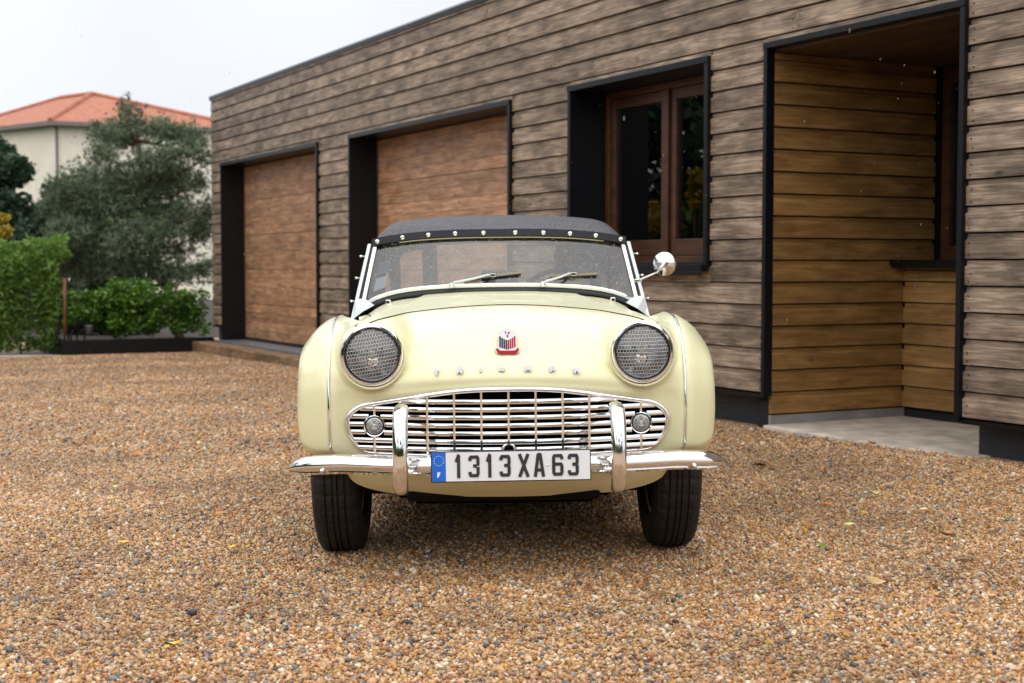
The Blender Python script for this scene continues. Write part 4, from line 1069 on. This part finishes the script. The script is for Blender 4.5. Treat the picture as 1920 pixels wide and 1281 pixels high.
# ================================================================ GARDEN, LEFT OF THE BUILDING
M_leaf_hedge = leafmat('hedge_leaf', (.115, .215, .032), .7, .42)
M_leaf_bush = leafmat('laurel_leaf', (.095, .215, .022), .7, .35)
M_leaf_pine = leafmat('pine_needle', (.145, .20, .11), .7, .6, .15)
M_leaf_dark = leafmat('dark_leaf', (.036, .075, .034), .6, .5)
M_leaf_yel = leafmat('yellow_leaf', (.42, .30, .025), .4, .5)
M_leaf_red = leafmat('red_leaf', (.30, .05, .025), .5, .5)
M_bark = plain('bark', (.06, .042, .032), .85, var=.4, scale=14, bump=.8, bscale=40)
M_barkr = plain('pine_bark', (.10, .05, .032), .85, var=.4, scale=14, bump=.8, bscale=40)
M_soil = plain('soil', (.035, .026, .018), .95, var=.4, scale=12)

def leaves_mesh(name, C, Lr, Wr, droop=0.0, needle=False, tint=None, up=0.2):
    """one mesh of leaf-sized faces at the points C; Lr length range, Wr width/length"""
    n = len(C); C = np.asarray(C)
    d = rng.normal(0, 1, (n, 3)); d[:, 2] = d[:, 2]*.6 - droop; d /= np.linalg.norm(d, axis=1)[:, None]
    q = rng.normal(0, 1, (n, 3)) + [0, 0, up]; s = np.cross(d, q); s /= np.linalg.norm(s, axis=1)[:, None] + 1e-9
    L = rng.uniform(*Lr, n)[:, None]; W = L*Wr; nn = np.cross(d, s)
    a_ = C - d*L*.5; b_ = C + d*L*.5; m1 = C + s*W*.5 + nn*L*.06; m2 = C - s*W*.5 + nn*L*.06
    V = np.stack([a_, m1, b_, m2], 1).reshape(-1, 3); F = np.arange(4*n).reshape(-1, 4)
    me = bpy.data.meshes.new(name); me.vertices.add(4*n); me.vertices.foreach_set('co', V.ravel())
    me.loops.add(4*n); me.loops.foreach_set('vertex_index', F.ravel()); me.polygons.add(n)
    me.polygons.foreach_set('loop_start', np.arange(0, 4*n, 4)); me.polygons.foreach_set('loop_total', np.full(n, 4)); me.update(calc_edges=True)
    at = me.attributes.new('tint', 'FLOAT', 'FACE'); at.data.foreach_set('value', (rng.random(n) if tint is None else tint).astype(np.float32))
    return me
def leaf_obj(name, parent, m, C, Lr, Wr, **k):
    me = leaves_mesh(name, C, Lr, Wr, **k); me.materials.append(m); return link(bpy.data.objects.new(name, me), parent)
def clumps(centers, radii, n, flat=1.0, shell=.35):
    centers = np.array(centers, float); radii = np.array(radii, float); w = radii**2; k = rng.choice(len(centers), n, p=w/w.sum())
    d = rng.normal(0, 1, (n, 3)); d /= np.linalg.norm(d, axis=1)[:, None]; r = rng.random(n)**shell
    return centers[k] + d*(radii[k]*r)[:, None]*[1, 1, flat]
def at(px, py, Y): return np.array([(px - 960)/2667*Y, Y, CAM_H + (500 - py)/2667*Y])

# black low planter wall running out from the building corner
dvec = np.array([-.882, -.471]); p0 = np.array([-3.97, 18.93])
def along(t, off=0.0): return p0 + dvec*t + np.array([-.471, .882])*off
def planter_box(t0, t1, o0, o1, z0, z1):
    c = [along(t0, o0), along(t1, o0), along(t1, o1), along(t0, o1)]
    v = [(x, y, z) for z in (z0, z1) for x, y in c]
    return v, [(0,3,2,1),(4,5,6,7),(0,1,5,4),(1,2,6,5),(2,3,7,6),(3,0,4,7)]
pl_ = empty('planter_edging', (*along(1), -.15)); tag(pl_, 'low black metal planter wall running left from the building corner', 'planter')
v, f = planter_box(0, 1.97, 0, .03, -.05, .205); o = mesh_obj('front_panel', np.array(v) - [*along(1), 0], f, M_steel, pl_); fix_normals(o)
v, f = planter_box(1.94, 1.97, .031, 1.4, -.05, .205); o = mesh_obj('side_panel', np.array(v) - [*along(1), 0], f, M_steel, pl_); fix_normals(o)
v, f = planter_box(-.3, 1.939, .032, 2.4, -.1, .12); o = mesh_obj('planting_soil', np.array(v) - [*along(1), 0], f, M_soil, pl_); fix_normals(o)
# white edging strip and garden soil behind it
ed = MB().box(-9.0, -5.71, 17.93, 17.99, -.4, -.128).build('edging_strip', plain('white_edging', (.62, .62, .64), .6, var=.15, scale=5)); tag(ed, 'thin white edging strip between gravel and hedge', 'edging')
gs = mesh_obj('garden_soil', [(-30, 18.0, -.17), (-5.72, 18.0, -.17), (-3.4, 19.3, -.17), (3, 32, -.2), (-6, 60, -.4), (-40, 60, -.4)], [(0, 1, 2, 3, 4, 5)], M_soil); tag(gs, kind='structure')

# laurel shrub in the planter
sh = empty('laurel_shrub', (*along(1.0, .4), .05)); tag(sh, 'bright green broad-leaved shrub growing in the black planter', 'shrub')
base = np.array([*along(1.0, .4), .05])
C = []; Rr = []
for k in range(120):
    t = rng.uniform(.05, 1.86); top = .80 if t > .45 else .66
    x, y = along(t, rng.uniform(.10, .75)); z = rng.uniform(.16, top - .05)
    if t > 1.45 and z < .30: continue
    C.append((x, y, z)); Rr.append(rng.uniform(.10, .17))
Lc = clumps(C, Rr, 12000, .8) - base
leaf_obj('foliage', sh, M_leaf_bush, Lc, (.05, .085), .48)
st = MB()
for k in range(16):
    t = rng.uniform(.2, 1.7); x, y = along(t, .4); a_ = np.array([x, y, .1]) - base
    st.tube([a_, a_ + [rng.uniform(-.08, .08), .02, .25], a_ + [rng.uniform(-.18, .18), rng.uniform(-.2, .2), .55]], [.009, .007, .003], 5)
st.build('stems', M_bark, sh)
# grey pot beside the shrub
pp_ = at(166, 625, 18.25); pot = MB().lathe([(0, .0), (.040, .0), (.052, .10), (.056, .105), (.056, .12), (.046, .12), (.044, .06), (0, .06)], (0, 0, 0), 'z', 24).build('plant_pot', plain('grey_glaze', (.10, .12, .15), .5, var=.2), None, True)
pot.location = (pp_[0], pp_[1], .122); tag(pot, 'small grey pot on the end of the planter', 'pot')
# two stakes
for (a_, b_, m, lab) in ((at(122, 522, 18.1), at(121, 640, 18.1), plain('rusty_stake', (.16, .065, .025), .7, var=.4), 'upright rusty brown stake at the planter corner'), (at(119, 535, 18.3), at(98, 668, 18.15), plain('dark_stake', (.012, .014, .012), .6), 'dark thin stake leaning beside the hedge')):
    b_[2] = -.15 if 'dark' in lab else .12
    o = MB().tube([b_ - b_, a_ - b_], .022 if 'rust' in lab else .016, 8).build('garden_stake', m, None, True); o.location = b_; tag(o, lab, 'stake')

# tall hedge at the left edge
hg = empty('hedge', (-7.2, 19.2, -.15)); tag(hg, 'bright green leafy hedge behind the white edging strip', 'hedge'); hb = np.array([-7.2, 19.2, -.15])
n = 23000; hx = rng.uniform(-9.4, -5.72, n); hy = rng.uniform(18.35, 19.8, n)
top = 1.20 + .12*np.sin(hx*5) + .09*np.sin(hx*11 + 2) + .07*np.sin(hx*23 + 1) + .05*(hy - 18.6)
u = rng.random(n); face = rng.random(n) < .6
hy = np.where(face, 18.3 + rng.random(n)**2*.35 + .08*np.sin(hx*9), hy); hz = np.where(face, -.1 + u*(top + .1), top - rng.random(n)**2*.25)
hx = np.minimum(hx, -.314*hy - rng.random(n)*.16 - .06*np.sin(hz*9) - .04*np.sin(hz*21))
tint = np.clip(.25 + .5*(hz/1.3)**2*rng.random(n) + rng.random(n)*.45, 0, 1)  # leaves lighten with height: the sunlit top is put into their tint
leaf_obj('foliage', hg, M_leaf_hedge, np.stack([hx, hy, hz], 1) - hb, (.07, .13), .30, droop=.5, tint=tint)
stm = MB()
for k in range(40):
    x, y = rng.uniform(-9.2, -5.7), rng.uniform(18.45, 19.3); stm.tube([(x + 7.2, y - 19.2, .0), (x + 7.2 + rng.uniform(-.06, .06), y - 19.2, 1.2)], [.014, .006], 5)
stm.build('stems', M_bark, hg)

# pine with irregular pads of needles
pt = empty('pine_tree', (-4.75, 20.4, -.15)); tag(pt, 'small grey-green pine with layered needle pads beside the building', 'tree'); pb = np.array([-4.75, 20.4, -.15])
pads = [(240,205,9,16),(243,232,16,14),(258,222,16,14),(205,252,36,20),(235,262,34,22),(300,245,44,18),(335,252,36,14),(365,262,28,16),(190,290,26,16),
        (300,300,40,24),(352,286,36,12),(165,345,52,30),(225,340,54,34),(280,345,46,28),(330,345,44,26),(130,360,36,26),
        (120,400,34,26),(175,395,60,34),(235,400,60,34),(295,395,50,32),(350,410,40,30),(105,380,24,18),
        (130,440,42,26),(190,445,60,32),(250,450,56,30),(305,440,36,20),(372,440,18,16),(150,480,40,22),(215,490,60,24),(280,492,50,22),(350,505,36,8),(385,420,18,26),(385,500,20,14),(330,470,40,12),(290,515,60,12),(350,518,50,10),(140,500,36,16),(330,320,30,14),(372,345,22,16),(395,395,14,18),(388,300,16,12),(170,512,40,12),(250,515,50,12)]
NC = []; skel = MB(); base3 = Vector((0, 0, 0))
trunk_top = at(258, 230, 20.4) - pb
tp = [Vector((0, 0, 0)), Vector((-.15, 0, .7)), Vector((-.42, .05, 1.4)), Vector((-.50, 0, 2.1)), Vector(trunk_top)]
tp = [Vector(p) for p in catmull([tuple(p) for p in tp], 4)]
skel.tube(tp, [.07*(1 - .8*k/len(tp)) + .008 for k in range(len(tp))], 8)
for (px, py, rx, rz) in pads:
    Y = 20.4 + rng.uniform(-.7, .5); c = at(px, py, Y); sx, sz = rx*Y/2667, rz*Y/2667
    k = int(18 + 5200*sx*sz*1.4)
    d = rng.normal(0, 1, (k, 3)); d /= np.linalg.norm(d, axis=1)[:, None]; r = rng.random(k)[:, None]**.5
    NC.append(c + d*r*[sx*1.2, max(sx, .2)*.9, sz*1.35] + rng.normal(0, .05, (k, 3)))
    cl = Vector(c - pb); near = min(tp, key=lambda q: abs(q.z - (cl.z - .15))); mid = near*.5 + cl*.5 + Vector((0, 0, -.08))
    skel.tube([near, mid, cl], [.026, .016, .006], 6)
    for q in range(4):
        e = cl + Vector(rng.normal(0, 1, 3)*[sx*.6, sx*.4, sz*.5]); skel.tube([mid*.4 + cl*.6, e], [.008, .003], 4)
NC = np.concatenate(NC) - pb
# every point is a tuft of needles fanning out from its twig
nt_ = len(NC); per = 9; dirs = rng.normal(0, 1, (nt_, 1, 3)) + rng.normal(0, .9, (nt_, per, 3)) + [0, 0, .5]
dirs /= np.linalg.norm(dirs, axis=2)[..., None]; Ln = rng.uniform(.06, .11, (nt_, per, 1)); sd = np.cross(dirs, rng.normal(0, 1, (nt_, per, 3))); sd /= np.linalg.norm(sd, axis=2)[..., None]
p0_ = np.broadcast_to(NC[:, None], dirs.shape); V = np.stack([p0_ - sd*.0045, p0_ + sd*.0045, p0_ + dirs*Ln], 2).reshape(-1, 3)
me = bpy.data.meshes.new('crown'); nF = nt_*per; me.vertices.add(3*nF); me.vertices.foreach_set('co', V.ravel()); me.loops.add(3*nF); me.loops.foreach_set('vertex_index', np.arange(3*nF))
me.polygons.add(nF); me.polygons.foreach_set('loop_start', np.arange(0, 3*nF, 3)); me.polygons.foreach_set('loop_total', np.full(nF, 3)); me.update(calc_edges=True)
atn = me.attributes.new('tint', 'FLOAT', 'FACE'); atn.data.foreach_set('value', np.repeat(rng.random(nt_), per).astype(np.float32)); me.materials.append(M_leaf_pine)
link(bpy.data.objects.new('crown', me), pt); skel.build('trunk', M_barkr, pt, True)

# trees further back
def tree(name, label, loc, h, crown, m, n, Lr, cat='tree', group=None, seed=0, trunk=.12):
    o = empty(name, loc); tag(o, label, cat, group)
    Cn = []; Rd = []; tk = MB(); tk.tube([(0, 0, 0), (.05, 0, h*.4), (0, .05, h*.8)], [trunk, trunk*.7, trunk*.25], 8)
    for k in range(crown[2]):
        a_ = rng.uniform(0, 6.28); rr = crown[0]*math.sqrt(rng.random()); zz = h*rng.uniform(crown[1], .93); sh_ = 1 - .55*((zz/h - .45)/.5)**2
        Cn.append((rr*sh_*math.cos(a_), rr*sh_*math.sin(a_), zz)); Rd.append(crown[0]*rng.uniform(.22, .40))
        tk.tube([(0, 0, zz*.55), (Cn[-1][0]*.5, Cn[-1][1]*.5, zz*.8), Cn[-1]], [trunk*.4, trunk*.25, trunk*.08], 5)
    leaf_obj('crown', o, m, clumps(Cn, Rd, n, .8), Lr, .5); tk.build('trunk', M_bark, o, True); return o
def loc(px, Y, z=-.3): return ((px - 960)/2667*Y, Y, z)
tree('dark_tree', 'dark green bushy tree at the left edge below the roof', loc(25, 31), 3.9, (1.15, .12, 34), M_leaf_dark, 9000, (.12, .22))
tree('dark_tree', 'dark green tree between the left hedge and the pine', loc(112, 29), 3.0, (1.15, .1, 34), M_leaf_dark, 8000, (.12, .2))
tree('dark_tree', 'tall dark conifer-like tree cut by the left picture edge', loc(-5, 36), 4.9, (1.0, .1, 30), M_leaf_dark, 7000, (.12, .22))
tree('yellow_tree', 'small yellow-leaved tree at the left picture edge', loc(5, 24), 2.3, (.32, .42, 9), M_leaf_yel, 600, (.09, .15), trunk=.04)
tree('garden_tree', 'mid green shrub at the foot of the pine trunk', loc(200, 25), 1.35, (.8, .1, 24), M_leaf_dark, 5000, (.1, .16))

# house with a hipped tile roof
hs = empty('distant_house', (-22.0, 72, -1)); tag(hs, 'cream house with hipped orange tile roof behind the trees', 'house'); hb = np.array([-22.0, 72, -1.])
M_wall = plain('cream_render', (.84, .76, .64), .85, var=.06, scale=1.5)
def tilemat():
    m, t, b = newmat('roof_tile'); tcn = N(t, 'ShaderNodeTexCoord'); nz = N(t, 'ShaderNodeTexNoise', Scale=3.0, Detail=6.0); t.links.new(tcn.outputs['Object'], nz.inputs['Vector'])
    r = ramp(t, [(.3, (.36, .115, .06)), (.7, (.52, .20, .115))]); t.links.new(nz.outputs['Fac'], r.inputs['Fac'])
    wv2 = N(t, 'ShaderNodeTexWave', Scale=2.2); wv2.bands_direction = 'Z'; t.links.new(tcn.outputs['Object'], wv2.inputs['Vector'])
    r2 = ramp(t, [(.1, .72), (.5, 1.0)]); t.links.new(wv2.outputs['Fac'], r2.inputs['Fac'])
    c = mixc(t, r.outputs['Color'], r2.outputs['Color'], .8, 'MULTIPLY'); t.links.new(c, b.inputs['Base Color']); b.inputs['Roughness'].default_value = .7
    return m
M_tile = tilemat(); M_eave = plain('eave_board', (.20, .17, .16), .7)
A = at(112, 238, 70); Bq = at(450, 0, 73.6); Cq = at(-75, 0, 75.5)
A2, B2, C2 = A[:2], Bq[:2], Cq[:2]; D2 = B2 + C2 - A2; ze = A[2]
def hv(p, z): return (p[0] - hb[0], p[1] - hb[1], z - hb[2])
q4 = [A2, B2, D2, C2]
mesh_obj('wall', [hv(p, -1) for p in q4] + [hv(p, ze) for p in q4], [(0,1,5,4),(1,2,6,5),(2,3,7,6),(3,0,4,7)], M_wall, hs)
cen = sum(q4)/4; ov = [p + (p - cen)/np.linalg.norm(p - cen)*.75 for p in q4]
R1 = at(178, 180, 77.5); zr = R1[2]; R2 = at(118, 187, 79.5); R2[2] = zr
th_ = .16
v = [hv(p, ze + .02) for p in ov] + [hv(R1[:2], zr), hv(R2[:2], zr)] + [hv(p, ze + .02 + th_) for p in ov]
rf = mesh_obj('roof', [hv(p, ze + .02 + th_) for p in ov] + [hv(R1[:2], zr), hv(R2[:2], zr)], [(0, 1, 4), (1, 2, 5, 4), (2, 3, 5), (3, 0, 4, 5)], M_tile, hs); fix_normals(rf)
mesh_obj('eaves', [hv(p, ze - .02) for p in ov] + [hv(p, ze + .02 + th_ - .002) for p in ov], [(3,2,1,0),(0,1,5,4),(1,2,6,5),(2,3,7,6),(3,0,4,7)], M_eave, hs)
for p in ov[:1] + ov[1:2] + ov[3:]:
    e = R2 if p is ov[3] else R1
    MB().tube([hv(p, ze + .05 + th_), hv(e[:2], zr + .04)], .13, 6).build('ridge_tiles', M_tile, rf)
MB().tube([hv(R1[:2], zr + .04), hv(R2[:2], zr + .04)], .13, 6).build('ridge_tiles', M_tile, rf)
MB().tube([hv(A2 + [0, -.06], -1), hv(A2 + [0, -.06], ze)], .07, 8).build('drainpipe', M_eave, hs)

# garden round the drive, out of the picture but mirrored in the glass and chrome
def side_hedge(name, label, x0, x1, y0, y1, h, n):
    o = empty(name, ((x0+x1)/2, (y0+y1)/2, -.2)); tag(o, label, 'hedge'); b_ = np.array([(x0+x1)/2, (y0+y1)/2, -.2])
    C = np.stack([rng.uniform(x0, x1, n), rng.uniform(y0, y1, n), rng.random(n)**.8*h], 1)
    C[:, 2] *= 1 + .08*np.sin(C[:, 0]*3 + C[:, 1]*2); leaf_obj('foliage', o, M_leaf_hedge, C - [b_[0], b_[1], 0], (.18, .30), .5)
    core_ = MB().box(x0 - b_[0] + .15, x1 - b_[0] - .15, y0 - b_[1] + .15, y1 - b_[1] - .15, 0, h*.9); core_.build('inner_foliage', plain('hedge_depth', (.018, .032, .012), .9, var=.5, scale=9), o)
side_hedge('side_hedge', 'dark green hedge along the left side of the drive outside the picture', -9.6, -8.7, -7, 16.8, 2.1, 26000)
side_hedge('side_hedge', 'dark green hedge behind the camera', -9.6, 9.5, -9, -8.1, 1.9, 16000)
k = 0
for (x, y, h, m, nm, lab) in ((-11.5, 13.2, 5.2, M_leaf_dark, 'garden_tree', 'dark tree behind the side hedge, mirrored in the window'), (-11.2, 15.7, 6.5, M_leaf_dark, 'garden_tree', 'dark tree between two others behind the side hedge'), (-12.2, 17.8, 6.5, M_leaf_dark, 'garden_tree', 'tall dark tree beyond the end of the side hedge'), (-8.3, 15.62, 2.75, M_leaf_red, 'red_shrub', 'red-leaved shrub before the side hedge'), (-8.2, 15.3, 2.3, M_leaf_yel, 'yellow_shrub', 'shorter yellow-leaved shrub beside the red one'), (-8.3, 14.62, 2.75, M_leaf_yel, 'yellow_shrub', 'taller yellow-leaved shrub before the side hedge'),
                     (-11.5, 8, 5.6, M_leaf_dark, 'garden_tree', 'dark tree beside the middle of the side hedge'), (-12, 1, 6, M_leaf_dark, 'garden_tree', 'dark tree left of the camera behind the side hedge'), (-5, -12, 6, M_leaf_dark, 'garden_tree', 'dark tree behind the camera to the left'), (1.5, -13, 5, M_leaf_dark, 'garden_tree', 'dark tree straight behind the camera'), (7, -11.5, 6.5, M_leaf_dark, 'garden_tree', 'dark tree behind the camera to the right')):
    small = h < 3; tree(nm, lab, (x, y, -.2), h, (.17 if small else 2.0, .72 if small else .25, 14), m, 900 if small else 3500, (.08, .14) if small else (.25, .4), 'shrub' if small else 'tree', trunk=.03 if small else .16)

# ================================================================ FALLEN LEAVES
def leaf_shape(curl, asym):
    v = []; f = []; n = 8
    for i in range(n + 1):
        t = i/n; w = .30*math.sin(math.pi*t**.85)*(1 - .25*t); z = curl*(t - .5)**2
        v += [(t - .5, w, z + curl*.35*w), (t - .5, 0, z), (t - .5, -w*(1 - asym), z + curl*.5*w)]
    for i in range(n):
        a_ = 3*i; f += [(a_, a_+3, a_+4, a_+1), (a_+1, a_+4, a_+5, a_+2)]
    v += [(-.5, .012, 0), (-.68, .01, .03), (-.68, -.01, .03), (-.5, -.012, 0)]; k = len(v) - 4; f.append((k, k+1, k+2, k+3))
    return v, f
shapes = [leaf_shape(.5, .1), leaf_shape(.9, .3), leaf_shape(-.3, 0)]
LC = {'orange': (.62, .20, .025), 'red-brown': (.22, .055, .03), 'yellow': (.72, .48, .05), 'cream': (.75, .62, .36), 'tan': (.52, .34, .15), 'green': (.16, .24, .03), 'olive': (.22, .17, .03), 'pale': (.60, .58, .22), 'grey-brown': (.20, .16, .12)}
LM = {k: plain('leaf_' + k.replace('-', '_'), c, .45, var=.3, scale=3) for k, c in LC.items()}
LP = [(1243,1118,'green',.055,'green leaf lying alone in the foreground right of the wheel'),(1858,996,'orange',.062,'bright orange leaf on gravel near the right edge'),(1857,945,'cream',.062,'cream curled leaf near the right edge above the orange one'),
 (1623,968,'yellow',.036,'small yellow leaf on the gravel in front of the porch'),(1593,986,'pale',.05,'pale yellow-green leaf left below the small yellow leaf'),(1853,889,'cream',.05,'cream leaf on gravel below the right plinth'),(1740,889,'yellow',.03,'tiny yellow leaf between porch slab and right edge'),
 (1682,866,'tan',.045,'tan leaf just in front of the porch slab'),(1663,911,'tan',.06,'curled tan leaf midway before the porch slab'),(1634,836,'yellow',.06,'yellow leaf caught at the slab edge'),(1424,874,'red-brown',.085,'dark red-brown leaf near the black plinth'),(1455,875,'yellow',.05,'yellow leaf beside the dark red-brown leaf'),
 (1552,950,'orange',.05,'orange leaf right of the front wheel level with the bumper'),(1543,1029,'green',.04,'dark green leaf upright in gravel right of the car'),(1482,1016,'olive',.04,'olive leaf nearest the right front wheel'),(1802,1049,'grey-brown',.085,'crumpled grey-brown leaf in the right foreground'),(1773,1010,'red-brown',.075,'dark crumpled leaf left of the orange leaf'),
 (1640,1097,'tan',.07,'long tan leaf in the right foreground'),(1601,1098,'olive',.045,'olive leaf touching the long tan leaf'),(260,853,'orange',.055,'bright orange leaf on the left gravel, farthest one'),(412,965,'orange',.045,'orange leaf on the left gravel level with the bumper'),(218,916,'pale',.035,'pale green leaf on the left gravel'),
 (491,934,'orange',.035,'small orange leaf close to the left front wheel'),(232,1022,'yellow',.045,'yellow leaf on the left gravel below the orange ones'),(436,1032,'yellow',.04,'yellow leaf left of the front tyre contact'),(97,1016,'yellow',.035,'yellow leaf near the left picture edge'),(388,811,'green',.045,'green leaf on the far left gravel'),
 (1576,1157,'orange',.03,'small orange leaf low in the right foreground'),(1171,1206,'tan',.04,'tan leaf low in the centre foreground'),(327,1215,'yellow',.035,'yellow curled leaf in the left foreground beside a dark stone'),(1730,960,'cream',.04,'cream leaf lying left of the curled cream one'),(1640,930,'pale',.045,'pale leaf below the curled tan leaf')]
for (px, py, c, L, lab) in LP:
    ang = math.atan((py - 640.5)/2666.7) + R(3.015); Y = CAM_H/math.tan(ang)
    for _ in range(4):
        X = (px - 960)/2666.7*Y*1.0; Y = (CAM_H - float(ground_h(X, Y)) - .012)/math.tan(ang)
    X = (px - 960)/2666.7*(Y*math.cos(R(3.015)) + (CAM_H)*math.sin(R(3.015)))
    v, f = shapes[rng.integers(0, 3)]
    o = mesh_obj('fallen_leaf', v, f, LM[c], None, True, (X, Y, float(ground_h(X, Y)) + .023)); o.scale = (L*1.0,)*3
    o.rotation_euler = (rng.uniform(-.2, .7), rng.uniform(-.35, .35), rng.choice([0, math.pi]) + rng.uniform(-.6, .6)); tag(o, lab, 'leaf', 'fallen leaves on the gravel')
# crumbs of leaf and bark among the stones, thickest towards the building
nl = 520; Yl = rng.uniform(3.4, 9.5, nl); xl = Yl*np.where(rng.random(nl) < .7, rng.uniform(.08, .38, nl), rng.uniform(-.38, .38, nl)); okl = ~in_building(xl, Yl); xl, Yl = xl[okl], Yl[okl]
for nm_, mk in (('leaf_litter', 'yellow'), ('leaf_litter', 'red-brown'), ('leaf_litter', 'orange'), ('leaf_litter', 'olive')):
    kk = rng.random(len(xl)) < .25; cc = np.stack([xl[kk], Yl[kk], ground_h(xl[kk], Yl[kk]) + .013], 1); ml = leaves_mesh(nm_, cc, (.010, .028), .5); ml.materials.append(LM[mk])
    tag(link(bpy.data.objects.new(nm_, ml)), 'scattered crumbs of %s leaf among the gravel' % mk, 'leaf litter', kind='stuff')
# a few bigger dark stones among the gravel
for (px, py, s, lab) in ((353, 1157, .022, 'rounded black stone standing proud of the gravel'), (310, 1218, .02, 'flat slate-blue stone in the left foreground')):
    ang = math.atan((py - 640.5)/2666.7) + R(3.015); Y = CAM_H/math.tan(ang); X = (px - 960)/2666.7*Y
    V = IV*[1, .7, .75 if s > .021 else .45] + rng.normal(0, .05, IV.shape)
    o = mesh_obj('dark_stone', V*s*.75, IF, plain('dark_stone', (.035, .036, .042), .5, var=.3, scale=30), None, True, (X, Y, float(ground_h(X, Y)) + .014)); tag(o, lab, 'stone')

# ================================================================ RAIN
M_rain = glassmat('falling_drop', (.97, .97, .97), .9, .05, .16, (.8, .82, .85), ior=1.33)
n = 340; Yr = rng.uniform(2.6, 9.0, n); rain = np.stack([Yr*rng.uniform(-.38, .38, n), Yr, CAM_H + Yr*rng.uniform(-.10, .20, n)], 1)
rn = many('rain', rain, .0007*np.clip(rng.lognormal(0, .35, n), .5, 2.0), M_rain, None, (1, 1, 3.2)); tag(rn, 'falling raindrops in the air', 'rain', kind='stuff')
